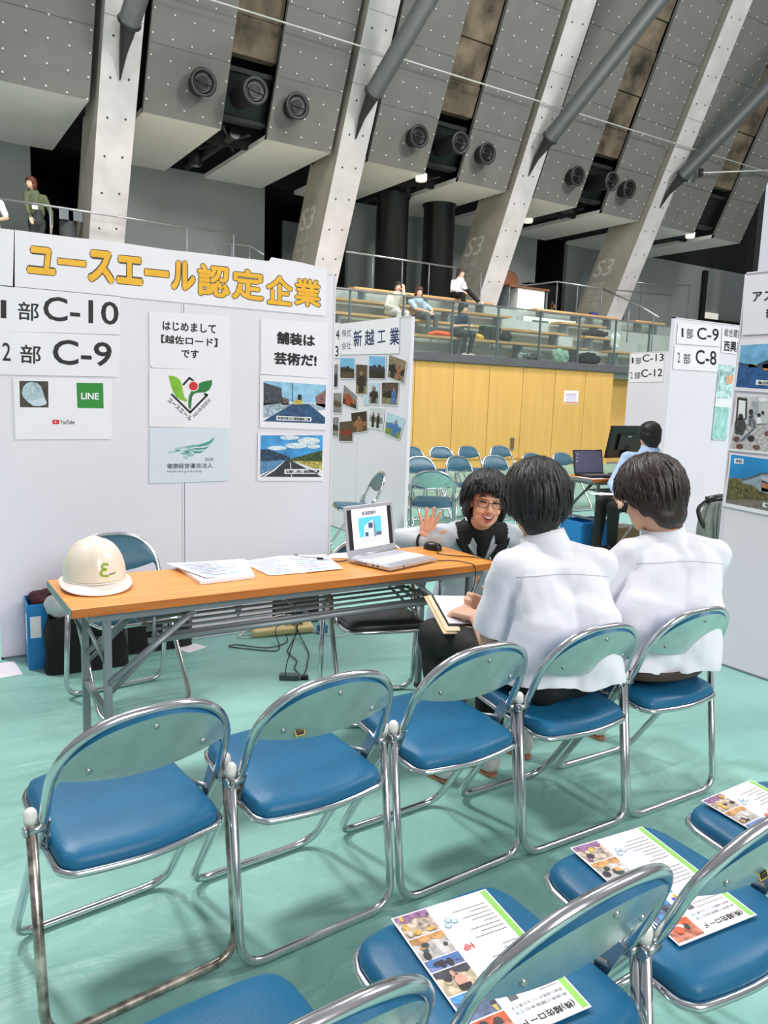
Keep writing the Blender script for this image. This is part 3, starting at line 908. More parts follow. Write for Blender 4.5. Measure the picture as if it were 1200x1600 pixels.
# ---- banner
W = onY(YP-.001); c3 = C(0, 350, 1/.45)
F = Flat(W); F.sheet([(-14, 355), (23, 359.5), (23, 449), (-14, 445)], m_paper); finish(F, 'banner_sheet', 'blank left end sheet of the banner paper', 'paper sheet', PG)
F = Flat(W)
top = [(22, 359), (110, 370.5), (180, 378), (262, 390), (300, 394), (420, 408), (424, 402), (470, 410), (511, 420)]
F.sheet(top+[(509, 494), (20, 448)], m_paper)
for ch, x0, y0, x1, y1 in (('ユ', 92, 72, 195, 182), ('ー', 198, 116, 300, 152), ('ス', 303, 85, 398, 212), ('エ', 402, 105, 497, 217), ('ー', 500, 153, 588, 189),
                           ('ル', 592, 122, 680, 238), ('認', 683, 133, 800, 260), ('定', 803, 150, 918, 272), ('企', 922, 172, 1018, 288), ('業', 1020, 185, 1115, 293)):
    k = .10*(x1-x0)
    b0 = .10 if ch not in '認定企業' else .055
    if ch == 'ー': b0 = .28
    h0 = F.h
    F.text(ch, [c3(x0-1, y0-1), c3(x1+1, y0+k-1), c3(x1+1, y1+1), c3(x0-1, y1-k+1)], m_out, b0)
    F.up(); F.text(ch, [c3(x0+2, y0+2), c3(x1-2, y0+k+2), c3(x1-2, y1-2), c3(x0+2, y1-k-2)], m_yel, b0*.58); F.h = h0
finish(F, 'banner', 'long white paper banner with large yellow outlined Japanese letters', 'banner')

# ---- booth numbers
F = Flat(W); F.sheet([(-14, 444), (188, 463), (188, 523), (-14, 517)], m_paper)
F.text('1', Qs(c3, (2, 263), (22, 265), (22, 328), (2, 326)), m_ink, .01)
F.text('部', Qs(c3, (62, 268), (135, 274), (135, 338), (62, 332)), m_ink, .012)
F.text('C-10', Qs(c3, (150, 249), (412, 272), (412, 352), (150, 335)), m_ink, .018)
finish(F, 'number_sheet', 'white sheet reading C-10 below the banner', 'paper sheet', PG)
F = Flat(W); F.sheet([(-12, 517), (188, 524), (185, 589), (-12, 585)], m_paper); F.h += .0005
F.text('2', Qs(c3, (8, 411), (37, 413), (37, 476), (8, 474)), m_ink, .01)
F.text('部', Qs(c3, (70, 418), (142, 422), (142, 487), (70, 482)), m_ink, .012)
F.text('C-9', Qs(c3, (183, 399), (388, 412), (388, 495), (183, 488)), m_ink, .018)
finish(F, 'number_sheet', 'white sheet reading C-9 on the left panel, under the C-10 sheet', 'paper sheet', PG)

# ---- contact sheet
c7 = C(0, 560, 4.8)
m_green = mat('print_green', (34, 140, 44), .5, var=.03); m_red = mat('print_red', (216, 36, 40), .5, var=0); m_wh = mat('print_white', (240, 240, 244), .6, var=0)
F = Flat(W); F.sheet(Qs(c7, (95, 140), (835, 152), (838, 605), (115, 608)), m_paper)
F.poly(Qs(c7, (145, 168), (361, 172), (364, 368), (150, 366)), mat('print_brown', (70, 62, 52), .6, var=.2, scale=60))
F.up(); F.poly(Qs(c7, (165, 262), (172, 215), (200, 185), (235, 177), (280, 185), (310, 215), (328, 270), (330, 285), (350, 330), (345, 345), (300, 358), (250, 356), (205, 325), (170, 285)), mat('print_helmet', (178, 196, 208), .5, var=.08, scale=70))
F.up(); F.poly(Qs(c7, (205, 322), (270, 312), (330, 285), (350, 330), (345, 345), (300, 358), (250, 356)), mat('print_helmet_brim', (204, 216, 226), .5, var=.03))
F.poly(Qs(c7, (246, 188), (262, 184), (300, 240), (290, 262)), mat('print_helmet_rib', (150, 168, 182), .5, var=0))
F.h -= .0012
F.poly(Qs(c7, (573, 182), (773, 186), (777, 375), (580, 372)), m_green)
F.up(); F.text('LINE', Qs(c7, (608, 256), (740, 260), (740, 310), (608, 306)), m_wh, .04); F.h -= .0006
F.poly(Qs(c7, (397, 460), (440, 460), (444, 466), (444, 488), (440, 493), (397, 493), (393, 488), (393, 466)), m_red)
F.up(); F.poly(Qs(c7, (411, 468), (426, 476), (411, 485)), m_wh)
F.text('YouTube', Qs(c7, (452, 462), (557, 462), (557, 493), (452, 493)), mat('print_grey', (96, 96, 100), .6, var=0), .03)
finish(F, 'contact_sheet', 'white sheet with a helmet picture and a green square, left of the panel seam', 'paper sheet', PG)

# ---- middle column
c8 = C(220, 480, 4)
F = Flat(W); F.sheet(Qs(c8, (50, 25), (555, 55), (560, 400), (70, 378), (55, 360)), m_paper, .0016)
F.text('はじめまして', Qs(c8, (135, 86), (470, 108), (470, 167), (135, 142)), m_ink, .035)
F.text('【越佐ロード】', Qs(c8, (126, 171), (480, 195), (478, 250), (126, 224)), m_ink, .03)
F.text('です', Qs(c8, (252, 262), (362, 268), (362, 322), (252, 316)), m_ink, .035)
finish(F, 'greeting_sheet', 'white sheet of three bold Japanese lines above the leaf emblem', 'paper sheet', PG)
F = Flat(W); F.sheet(Qs(c8, (52, 380), (560, 398), (560, 757), (52, 747)), m_paper)
lg = mat('leaf_light', (128, 186, 42), .5, var=.08, scale=30); dg = mat('leaf_dark', (34, 124, 56), .5, var=.05, scale=30)
F.poly(Qs(c8, (172, 428), (200, 428), (228, 440), (246, 458), (258, 488), (262, 525), (272, 560), (292, 585), (278, 590), (250, 580), (222, 562), (202, 530), (188, 490)), lg)
def strip(F, P, w, m):
    for a, b in zip(P[:-1], P[1:]):
        a = np.array(a, float); b = np.array(b, float); d = (b-a)/np.linalg.norm(b-a); n = np.array((-d[1], d[0]))*w/2; a -= d*w*.3; b += d*w*.3
        F.poly([tuple(a+n), tuple(b+n), tuple(b-n), tuple(a-n)], m)
strip(F, Qs(c8, (193, 545), (308, 658), (415, 548), (398, 543)), 3.2, m_ink)
strip(F, Qs(c8, (266, 484), (304, 442), (340, 470)), 3.2, m_ink)
F.up(); F.poly(Qs(c8, (445, 455), (444, 485), (428, 516), (400, 533), (360, 534), (335, 540), (320, 560), (316, 600), (312, 640), (298, 628), (296, 590), (300, 555), (318, 520), (345, 490), (375, 470), (410, 460)), dg)
F.up(); x, y = c8(328, 493); F.disc(x, y, 8.4, 8.2, m_wh); F.up(); F.disc(x, y, 6.9, 6.8, m_red)
F.text('ユースエール', Qs(c8, (182, 562), (322, 690), (306, 712), (164, 584)), m_ink, .02)
F.text('2023年度認定', Qs(c8, (318, 676), (424, 568), (440, 582), (334, 692)), mat('print_dark', (70, 70, 74), .6, var=0), 0)
finish(F, 'emblem_sheet', 'white sheet with a green leaf and red dot emblem', 'paper sheet', PG)
F = Flat(W); F.sheet(Qs(c8, (55, 750), (560, 757), (552, 1085), (52, 1102)), m_paper2)
fe = [mat('feather_a', (84, 160, 150), .5, var=.05), mat('feather_b', (132, 186, 178), .5, var=.05), mat('feather_c', (172, 206, 200), .5, var=.05)]
for P, k in ((((330, 868), (385, 852), (425, 838), (463, 808), (448, 842), (420, 862), (370, 872)), 0),
             (((268, 872), (330, 858), (350, 868), (295, 886)), 1), (((205, 884), (262, 868), (285, 880), (222, 898)), 2),
             (((322, 880), (395, 878), (432, 866), (405, 888), (345, 892)), 0), (((258, 896), (322, 884), (340, 894), (282, 910)), 1), (((170, 904), (236, 890), (262, 902), (165, 914)), 2),
             (((322, 900), (400, 898), (370, 912), (335, 914)), 0), (((240, 912), (300, 902), (325, 916), (268, 924)), 1),
             (((285, 922), (340, 920), (320, 932), (298, 934)), 1), (((258, 936), (282, 928), (300, 948), (282, 950)), 2)):
    F.poly(Qs(c8, *P), fe[k])
F.text('2020', Qs(c8, (398, 942), (453, 942), (453, 961), (398, 961)), mat('print_grey', (96, 96, 100), .6, var=0), .02)
F.text('健康経営優良法人', Qs(c8, (163, 976), (450, 974), (450, 1006), (163, 1010)), mat('print_slate', (84, 92, 100), .6, var=0), .02)
F.text('Health and productivity', Qs(c8, (165, 1018), (383, 1016), (383, 1036), (165, 1038)), mat('print_slate', (84, 92, 100), .6, var=0), 0)
finish(F, 'certificate_sheet', 'pale blue sheet with a teal feather wing emblem dated 2020', 'paper sheet', PG)

# ---- right column
F = Flat(W); F.sheet(Qs(c8, (748, 70), (1168, 98), (1166, 445), (748, 418)), m_paper, .0014)
F.text('舗装は', Qs(c8, (848, 150), (1088, 172), (1088, 250), (848, 230)), m_ink, .045)
F.text('芸術だ!', Qs(c8, (832, 278), (1100, 295), (1098, 375), (832, 358)), m_ink, .045)
finish(F, 'slogan_sheet', 'white sheet with a bold two line slogan above the road photos', 'paper sheet', PG)
def pm(r, g, b, v=.12, s=60): return mat('print_%d_%d_%d' % (r, g, b), (r, g, b), .45, var=v, scale=s)
F = Flat(W); F.sheet(Qs(c8, (745, 422), (1166, 447), (1160, 768), (742, 752)), m_paper, .0016)
F.poly(Qs(c8, (768, 460), (1158, 486), (1154, 600), (766, 590)), pm(150, 198, 226, .10, 22))
F.up(); F.poly(Qs(c8, (766, 470), (878, 505), (885, 600), (766, 612)), pm(74, 76, 86, .5, 130))
F.poly(Qs(c8, (880, 560), (925, 575), (925, 608), (880, 610)), pm(120, 96, 96, .4, 120))
F.poly(Qs(c8, (1090, 560), (1155, 515), (1152, 630), (1095, 610)), pm(150, 108, 100, .4, 120))
F.poly(Qs(c8, (765, 600), (1154, 604), (1152, 640), (765, 690)), pm(168, 184, 198, .25, 60))
F.up(); F.poly(Qs(c8, (950, 604), (1050, 604), (1151, 690), (1150, 728), (764, 712), (800, 690)), pm(52, 84, 122, .2, 40))
F.up(); F.poly(Qs(c8, (955, 580), (1005, 575), (1012, 608), (952, 608)), pm(206, 182, 92, .2, 100)); F.poly(Qs(c8, (980, 546), (1003, 546), (1003, 580), (980, 580)), pm(40, 44, 48))
F.poly(Qs(c8, (945, 474), (949, 474), (949, 590), (945, 590)), pm(60, 70, 80))
F.poly(Qs(c8, (846, 678), (1064, 688), (1064, 714), (846, 706)), m_wh)
F.up(); F.text('新潟市発注の道路舗装工事', Qs(c8, (853, 682), (1056, 692), (1056, 711), (853, 702)), m_ink, .03)
finish(F, 'road_photo', 'printed photo of a fresh blue black road with a yellow roller', 'photo print', 'photo prints on the panels')
F = Flat(W); F.sheet(Qs(c8, (732, 782), (1146, 795), (1142, 1086), (728, 1086)), m_paper, .0016)
F.poly(Qs(c8, (748, 800), (1138, 800), (1132, 960), (746, 960)), pm(72, 152, 212, .2, 14))
F.up()
for x, y, a, b in ((930, 815, 60, 14), (1050, 835, 70, 22), (970, 865, 70, 18), (850, 880, 60, 14), (1080, 870, 40, 14)):
    X_, Y_ = c8(x, y); F.disc(X_, Y_, a/4, b/4, pm(222, 232, 242, .12, 60)); F.up(.0001)
F.poly(Qs(c8, (747, 890), (800, 888), (870, 915), (930, 935), (930, 965), (746, 965)), pm(50, 72, 96, .3, 60))
F.poly(Qs(c8, (930, 950), (1050, 915), (1134, 895), (1132, 975), (930, 965)), pm(70, 88, 50, .5, 110))
F.up(); F.poly(Qs(c8, (746, 965), (880, 955), (905, 958), (830, 1010), (745, 1045)), pm(96, 142, 180, .15, 50))
F.poly(Qs(c8, (950, 958), (1130, 965), (1130, 1020), (1090, 1010)), pm(190, 172, 88, .35, 90))
F.up(); F.poly(Qs(c8, (895, 960), (945, 960), (1128, 1060), (748, 1058), (830, 1008)), pm(56, 60, 70, .1, 60))
F.up(); F.poly(Qs(c8, (893, 962), (897, 962), (835, 1020), (775, 1058), (760, 1058), (830, 1012)), m_wh); F.poly(Qs(c8, (930, 968), (934, 968), (944, 1058), (938, 1058)), m_wh); F.poly(Qs(c8, (945, 962), (950, 962), (1130, 1050), (1130, 1058)), m_wh)
F.poly(Qs(c8, (896, 1012), (1122, 1010), (1122, 1040), (896, 1042)), m_wh)
F.up(); F.text('佐渡市 上野山 道路舗装工事', Qs(c8, (904, 1018), (1114, 1016), (1114, 1035), (904, 1037)), m_ink, .03)
finish(F, 'road_photo', 'printed photo of a curving road under a blue cloudy sky', 'photo print', 'photo prints on the panels')

# ---- the photo covered panel
S = onX(XS-.001); c4 = C(500, 380, 1200/340)
F = Flat(S); F.sheet(Qs(c4, (112, 445), (440, 408), (436, 608), (112, 615)), m_paper)
m_blue = mat('brush_blue', (30, 50, 96), .6, var=.1)
F.text('株式', Qs(c4, (122, 476), (172, 474), (172, 516), (122, 518)), m_blue, .0)
F.text('会社', Qs(c4, (120, 546), (172, 544), (172, 584), (120, 587)), m_blue, .0)
for ch, x0, y0, x1, y1 in (('新', 185, 480, 232, 570), ('越', 247, 476, 300, 564), ('工', 318, 482, 362, 548), ('業', 385, 465, 438, 562)):
    F.text(ch, Qs(c4, (x0, y0+3), (x1, y0-3), (x1, y1-3), (x0, y1+3)), m_blue, .018)
finish(F, 'name_sheet', 'white sheet with blue brush lettering heading the photo covered panel', 'paper sheet', PG)
F = Flat(S); F.sheet(Qs(c4, (78, 440), (111, 437), (111, 632), (76, 636)), m_paper)
F.text('4', Qs(c4, (88, 476), (107, 476), (107, 530), (88, 530)), m_ink, .02); F.text('3', Qs(c4, (85, 566), (103, 566), (103, 626), (85, 626)), m_ink, .02)
finish(F, 'number_sheet', 'narrow white sheet with the digits 4 and 3', 'paper sheet', PG)
def snap(label, P, sky, mid, low, fig=None, fig2=None, group='small photos on the photo covered panel', F=None):
    F = Flat(S)
    P = [np.array(c4(*p)) for p in P]
    cen = sum(P)/4
    big = [tuple(p+(p-cen)/np.linalg.norm(p-cen)*1.4) for p in P]
    F.sheet(big, m_paper, .0014)
    bl = lambda u, v: tuple((P[0]*(1-u)+P[1]*u)*(1-v) + (P[3]*(1-u)+P[2]*u)*v)
    F.poly([bl(0, 0), bl(1, 0), bl(1, .55), bl(0, .45)], sky)
    F.poly([bl(0, .45), bl(1, .55), bl(1, 1), bl(0, 1)], low)
    F.up(); r = random.Random(len(label)*7)
    pts = [bl(.05+.9*i/8, .32+.22*r.random()) for i in range(9)]
    F.poly(pts+[bl(.95, .72), bl(.05, .68)], mid)
    if fig:
        F.up()
        for (u, w, m) in fig:
            F.poly([bl(u-w, .95), bl(u-w, .45), bl(u-w*.6, .36), bl(u+w*.6, .36), bl(u+w, .45), bl(u+w*.8, .95)], m)
            F.up(.0002); x, y = bl(u, .29); F.disc(x, y, abs(w)*8+.8, abs(w)*11+1.0, pm(150, 110, 90, .2), 10); F.up(.0002)
    finish(F, 'small_photo', label, 'photo print', group)
sky_b, night, khaki, brown, grey1, grass, snowy, darkf, orangep, blue2, pale = pm(120, 184, 226), pm(48, 52, 62, .4, 90), pm(134, 118, 96, .7, 110), pm(82, 68, 60, .6, 110), pm(140, 140, 144, .5, 110), pm(132, 150, 80, .5, 90), pm(210, 210, 216, .1), pm(38, 36, 38, .4), pm(156, 98, 70, .6, 110), pm(70, 120, 180, .3), pm(190, 214, 232, .12)
snap('small photo of a dark house against blue sky', [(112, 632), (190, 634), (190, 746), (112, 744)], sky_b, darkf, brown)
snap('tall small photo of a person in black', [(200, 668), (262, 672), (258, 834), (198, 832)], brown, night, khaki, [(.5, .26, darkf)])
snap('small photo of a night crowd below blue sky, top middle', [(272, 622), (362, 624), (358, 747), (270, 744)], sky_b, night, darkf)
snap('tilted small photo of a crowd, top right of its panel', [(383, 615), (477, 650), (462, 770), (373, 738)], khaki, darkf, khaki, [(.3, .14, darkf), (.65, .12, orangep)])
snap('tilted small photo of workers with red, left of the tall photo', [(133, 780), (207, 845), (200, 915), (125, 885)], grey1, orangep, darkf, [(.4, .2, pm(170, 60, 50))])
snap('small photo of a dark statue on a pale blue ground', [(274, 768), (326, 770), (322, 888), (270, 884)], pale, darkf, grey1, [(.5, .26, darkf)])
snap('small photo of a bench in a brown room', [(342, 768), (435, 768), (425, 893), (340, 887)], brown, darkf, khaki, [(.75, .14, blue2)])
snap('small photo of an orange mask in a dark room', [(172, 937), (258, 926), (262, 1035), (180, 1046)], darkf, orangep, brown, [(.5, .2, orangep)])
snap('small photo of red stalls, bottom row', [(108, 986), (180, 980), (180, 1092), (105, 1090)], brown, pm(140, 40, 36, .4), brown)
snap('small photo of two people standing in snow', [(275, 905), (355, 912), (345, 1030), (268, 1015)], snowy, grey1, snowy, [(.3, .1, darkf), (.65, .1, darkf)])
snap('tilted small photo of a man in blue over yellow flowers', [(372, 930), (467, 965), (437, 1082), (357, 1048)], pale, blue2, grass, [(.6, .14, blue2)])
snap('small photo of grey wreckage at the left margin', [(75, 826), (120, 826), (118, 936), (73, 934)], grey1, brown, grey1)
snap('small grey photo at the lower left margin', [(72, 960), (103, 960), (103, 1066), (70, 1062)], grey1, darkf, grey1)
snap('narrow small photo half hidden at the upper left margin', [(80, 668), (98, 666), (96, 790), (78, 795)], grey1, darkf, darkf)
F = Flat(S); F.sheet(Qs(c4, (242, 834), (271, 836), (269, 892), (240, 890)), pale); finish(F, 'note_sheet', 'pale blue note beside the dark statue photo', 'paper sheet', PG)

# ---- C-9 / C-8 board
c5 = C(800, 380, 3)
F = Flat(W); F.sheet(Qs(c5, (778, 372), (980, 392), (976, 485), (770, 470)), m_paper)
F.text('1', Qs(c5, (794, 398), (803, 398), (803, 441), (794, 440)), m_ink, .0)
F.text('部', Qs(c5, (818, 398), (848, 401), (848, 449), (818, 446)), m_ink, .012)
F.text('C-9', Qs(c5, (868, 393), (970, 402), (968, 460), (866, 450)), m_ink, .018)
finish(F, 'number_sheet', 'white sheet reading C-9 on the panel behind the brown haired boy', 'paper sheet', PG)
F = Flat(W); F.sheet(Qs(c5, (762, 478), (976, 490), (965, 604), (754, 590)), m_paper)
F.text('2', Qs(c5, (775, 512), (788, 513), (788, 560), (775, 558)), m_ink, .0)
F.text('部', Qs(c5, (803, 515), (836, 518), (836, 569), (803, 565)), m_ink, .012)
F.text('C-8', Qs(c5, (860, 498), (958, 506), (958, 573), (860, 566)), m_ink, .018)
finish(F, 'number_sheet', 'white sheet reading C-8 on the panel behind the brown haired boy', 'paper sheet', PG)
F = Flat(W); F.sheet(Qs(c5, (986, 392), (1150, 410), (1140, 530), (980, 512)), m_paper)
F.text('総合建設業', Qs(c5, (996, 398), (1100, 408), (1098, 450), (994, 436)), m_ink, .015)
F.text('西興産業', Qs(c5, (994, 455), (1112, 466), (1110, 520), (992, 506)), m_ink, .03)
finish(F, 'name_sheet', 'white sheet with two Japanese lines right of the C-9 sheet', 'paper sheet', PG)
m_cy = mat('poster_cyan', (190, 236, 240), .4, var=.28, scale=24); m_cy2 = mat('poster_mint', (176, 236, 220), .4, var=.25, scale=40, stretch=(4, 1, .4))
F = Flat(W); F.sheet(Qs(c5, (970, 568), (1045, 574), (1003, 924), (935, 922)), m_cy)
F.poly(Qs(c5, (956, 728), (1030, 728), (1024, 770), (950, 766)), m_wh); F.poly(Qs(c5, (950, 770), (1020, 772), (1002, 915), (938, 915)), m_cy2)
F.up(); F.poly(Qs(c5, (1006, 620), (1036, 620), (1032, 660), (1002, 658)), pm(236, 176, 140, .1))
finish(F, 'cyan_poster', 'bright cyan poster beside the right edge panel', 'poster')

# ---- C-13 board
S2 = onX(8.599)
F = Flat(S2); F.sheet(Qs(c5, (560, 520), (716, 513), (708, 650), (548, 652)), m_paper)
F.text('1', Qs(c5, (562, 536), (570, 536), (570, 563), (562, 563)), m_ink, 0); F.text('部', Qs(c5, (580, 536), (606, 535), (606, 566), (580, 567)), m_ink, .012)
F.text('C-13', Qs(c5, (612, 522), (712, 517), (711, 552), (611, 557)), m_ink, .018)
F.text('2', Qs(c5, (555, 604), (566, 604), (566, 634), (555, 634)), m_ink, 0); F.text('部', Qs(c5, (574, 604), (602, 603), (602, 635), (574, 636)), m_ink, .012)
F.text('C-12', Qs(c5, (606, 592), (706, 588), (705, 624), (605, 629)), m_ink, .018)
finish(F, 'number_sheet', 'white sheet reading C-13 and C-12 on the distant panel', 'paper sheet', PG)

# ---- right edge board
S3 = onX(XR-.001); cr = C(1100, 420, 4)
F = Flat(S3); F.sheet(Qs(cr, (256, 40), (790, 22), (790, 386), (236, 414)), m_paper)
for k, ch in enumerate('アスファルト'):
    x = 305+72*k; F.text(ch, Qs(cr, (x, 146-4*k), (x+60, 142-4*k), (x+58, 202-4*k), (x-3, 207-4*k)), m_ink, .035)
for k, ch in enumerate('部門'):
    x = 388+74*k; F.text(ch, Qs(cr, (x, 246), (x+62, 244), (x+60, 306), (x-2, 308)), m_ink, .035)
finish(F, 'title_sheet', 'white title sheet at the top of the right edge panel', 'paper sheet', PG)
F = Flat(S3); F.sheet(Qs(cr, (226, 440), (640, 430), (640, 790), (192, 760)), m_paper, .0014)
F.poly(Qs(cr, (232, 478), (640, 455), (640, 620), (218, 600)), pm(120, 178, 218, .12, 20))
F.poly(Qs(cr, (218, 600), (640, 610), (640, 770), (200, 738)), pm(44, 92, 150, .18, 40))
F.up(); F.poly(Qs(cr, (218, 585), (260, 592), (330, 598), (420, 560), (640, 560), (640, 640), (300, 616), (217, 608)), pm(60, 84, 110, .45, 120))
F.poly(Qs(cr, (366, 598), (420, 590), (440, 636), (372, 634)), pm(214, 132, 44, .2)); F.poly(Qs(cr, (280, 600), (330, 596), (330, 616), (280, 614)), pm(170, 190, 120, .2))
F.up(); F.poly(Qs(cr, (328, 694), (520, 706), (518, 738), (324, 724)), m_wh); F.up(); F.text('亀田製菓工事', Qs(cr, (340, 702), (510, 712), (508, 732), (338, 720)), m_ink, .02)
finish(F, 'large_photo', 'large photo of a wide blue paved yard, upper of the right edge panel', 'photo print', 'large photos on the right edge panel')
F = Flat(S3); F.sheet(Qs(cr, (212, 786), (640, 800), (640, 1180), (145, 1135)), m_paper, .0014)
F.poly(Qs(cr, (216, 796), (640, 800), (640, 960), (190, 985)), pm(206, 206, 208, .05, 20))
F.poly(Qs(cr, (192, 975), (640, 955), (640, 1165), (162, 1122)), pm(198, 190, 190, .18, 70))
F.up(); F.poly(Qs(cr, (210, 802), (272, 810), (268, 940), (200, 960)), pm(66, 50, 42, .15)); F.up(); F.poly(Qs(cr, (220, 820), (262, 826), (258, 935), (212, 945)), m_wh)
F.poly(Qs(cr, (300, 828), (340, 830), (336, 910), (297, 912)), pm(170, 176, 182)); F.poly(Qs(cr, (345, 805), (400, 806), (400, 832), (345, 830)), m_wh)
F.up(); F.poly(Qs(cr, (195, 960), (215, 930), (250, 932), (268, 990), (240, 1040), (195, 1030)), pm(70, 72, 70, .3)); F.poly(Qs(cr, (282, 920), (305, 905), (325, 960), (320, 990), (280, 978)), pm(110, 112, 118, .4)); F.poly(Qs(cr, (335, 930), (355, 925), (366, 965), (332, 968)), m_wh)
for x, y, r_ in ((232, 925, 5), (296, 895, 4.4), (346, 915, 3.4), (370, 900, 3)): X_, Y_ = cr(x, y); F.disc(X_, Y_, r_*.8, r_, pm(56, 46, 40, .2), 12)
for x, y in ((205, 1065), (295, 1062), (225, 1110), (330, 1115), (400, 1030)): X_, Y_ = cr(x, y); F.disc(X_, Y_, 5.5, 4, pm(120, 84, 80, .3), 12)
X_, Y_ = cr(296, 1060); F.up(); F.disc(X_, Y_, 5.5, 4.8, pm(46, 44, 46)); F.poly(Qs(cr, (230, 1075), (320, 985), (326, 988), (238, 1080)), pm(80, 96, 130))
finish(F, 'large_photo', 'large photo of people around a meeting table, on the right edge panel', 'photo print', 'large photos on the right edge panel')
F = Flat(S3); F.sheet(Qs(cr, (166, 1150), (640, 1215), (640, 1590), (118, 1482)), m_paper, .0014)
F.poly(Qs(cr, (172, 1160), (640, 1222), (640, 1330), (156, 1310)), pm(36, 142, 206, .10, 8))
F.poly(Qs(cr, (156, 1305), (640, 1325), (640, 1560), (136, 1462)), pm(128, 120, 110, .15, 60))
F.up(); F.poly(Qs(cr, (240, 1318), (360, 1285), (420, 1275), (640, 1300), (640, 1440), (240, 1395)), pm(150, 164, 178, .15, 50)); F.poly(Qs(cr, (240, 1318), (362, 1276), (420, 1272), (420, 1286), (365, 1290), (240, 1330)), pm(70, 80, 90))
F.poly(Qs(cr, (360, 1300), (640, 1320), (640, 1420), (360, 1370)), pm(196, 196, 200, .1)); F.poly(Qs(cr, (362, 1340), (640, 1370), (640, 1430), (360, 1390)), pm(190, 120, 80, .2))
F.up(); F.poly(Qs(cr, (156, 1318), (200, 1308), (245, 1340), (300, 1350), (350, 1390), (420, 1410), (420, 1450), (300, 1440), (140, 1440)), pm(104, 96, 56, .5, 110))
F.poly(Qs(cr, (192, 1184), (250, 1188), (248, 1220), (190, 1216)), m_wh); F.up(); F.text('本社', Qs(cr, (202, 1190), (242, 1193), (240, 1214), (200, 1211)), m_ink, .03)
F.poly(Qs(cr, (370, 1458), (520, 1490), (518, 1520), (368, 1486)), m_wh); F.up(); F.text('昭和町', Qs(cr, (384, 1466), (500, 1490), (498, 1512), (382, 1484)), m_ink, .02)
finish(F, 'large_photo', 'large photo of an office building, lowest on the right edge panel', 'photo print', 'large photos on the right edge panel')

# notice and recessed pull on the orange wall
F = Flat(onY(12.628)); cw = C(800, 380, 3)
F.sheet(Qs(cw, (245, 690), (312, 692), (308, 754), (242, 752)), m_paper)
for k in range(6): F.poly(Qs(cw, (252, 704+7*k), (302, 705+7*k), (302, 708+7*k), (252, 707+7*k)), pm(170, 150, 190) if k else pm(170, 90, 80))
F.poly(Qs(cw, (245, 744), (308, 746), (308, 752), (244, 750)), pm(210, 120, 100))
finish(F, 'notice_sheet', 'small printed notice on the orange wall', 'paper sheet')
p = atY(800, 693, 12.62); mb = MB(); mb.box(p, (.11, .02, .26), m_steel); mb.box(p+V((0, -.008, 0)), (.07, .02, .20), m_orange_edge); tag(mb.build('wall_pull'), 'small recessed metal pull in the orange wall', 'handle')
# ================================================================== ON AND UNDER THE TABLE
# ---- helmet
m_helm = mat('helmet_cream', (238, 226, 208), .28, var=.01, coat=.3)
m_helm2 = mat('helmet_brim', (240, 232, 224), .3, var=.01, coat=.3)
ht = thing('safety_helmet', 'cream safety helmet with a green logo on the left end of the table', 'helmet', (.610, 2.895, .70), R_(-3))
def dome(u, v, g=0.0):
    a = 2*PI*u; e = PI/2*v
    rx, ry, rz = .108+g, .122+g, .140+g
    p = V((rx*math.cos(a)*math.cos(e)**.80, ry*math.sin(a)*math.cos(e)**.80, .036+rz*math.sin(e)))
    ridge = 0
    for x0, s, k in ((0, .026, .005), (-.030, .006, -.002), (.030, .006, -.002)):
        ridge += k*math.exp(-((p.x-x0)/s)**2)*max(0, math.sin(e))**.5
    p.z += ridge; p.y += ridge*(1 if p.y > 0 else -1)*max(0, 1-math.sin(e))
    return p
b = MB(); b.grid(lambda u, v: dome(u, v), 72, 24, m_helm); b.grid(lambda u, v: dome(u, v, -.003), 72, 12, m_paper); b.build('shell', ht)
b = MB()
def brim(u, v):
    a = 2*PI*u; fr = max(0, -math.sin(a))
    out = -.004+.016*v + (.034*fr**1.6)*v
    p0 = V((.108*math.cos(a), .122*math.sin(a), .036))
    d = V((math.cos(a), math.sin(a), 0))
    return p0 + d*out + V((0, 0, -.004-.026*v*(.25+.75*fr)))
b.grid(lambda u, v: brim(u, v), 72, 4, m_helm2)
b.grid(lambda u, v: brim(u, 1-v)+V((0, 0, -.004)), 72, 4, m_helm2)
b.tube([brim(i/72, 1)+V((0, 0, -.002)) for i in range(72)], .0035, m_helm2, 8, closed=True)
b.tube([brim(i/72, .1)+V((0, 0, .002)) for i in range(72)], .0035, m_helm2, 8, closed=True)
b.build('brim', ht)
def onhelm(a, b_, h):     # a, b in metres round the front of the shell
    ang = -PI/2 + a/.118; e = math.asin(max(-1, min(1, (b_-.036)/.140)))
    p = dome((ang/(2*PI)) % 1, e/(PI/2)); n = V((p.x, p.y, 0)).normalized()
    return p + n*(.0015+h)
F = Flat(lambda a, b_, h: onhelm(a+.022, b_, h)); F.h = .0003
m_logo = mat('logo_green', (128, 170, 30), .5, var=0)
strip(F, [(.012, .098), (-.006, .099), (-.016, .092), (-.012, .084), (.002, .081), (-.014, .078), (-.022, .068), (-.014, .060), (.006, .058)], .0075, m_logo)
F.text('echiroad', [(.010, .067), (.040, .070), (.040, .063), (.010, .060)], m_ink, .03)
o = F.mb.build('logo', ht, fix=False)
b = MB(); b.tube([V((.100*math.cos(2*PI*i/40), .120*math.sin(2*PI*i/40), .03)) for i in range(40)], (.003, .009), m_blackp, 8, closed=True); b.tube(spline([(-.10, -.02, .03), (-.09, -.03, .012), (0, -.05, .006), (.09, -.03, .012), (.10, -.02, .03)], 5), .003, m_blackp, 6); b.build('headband', ht)

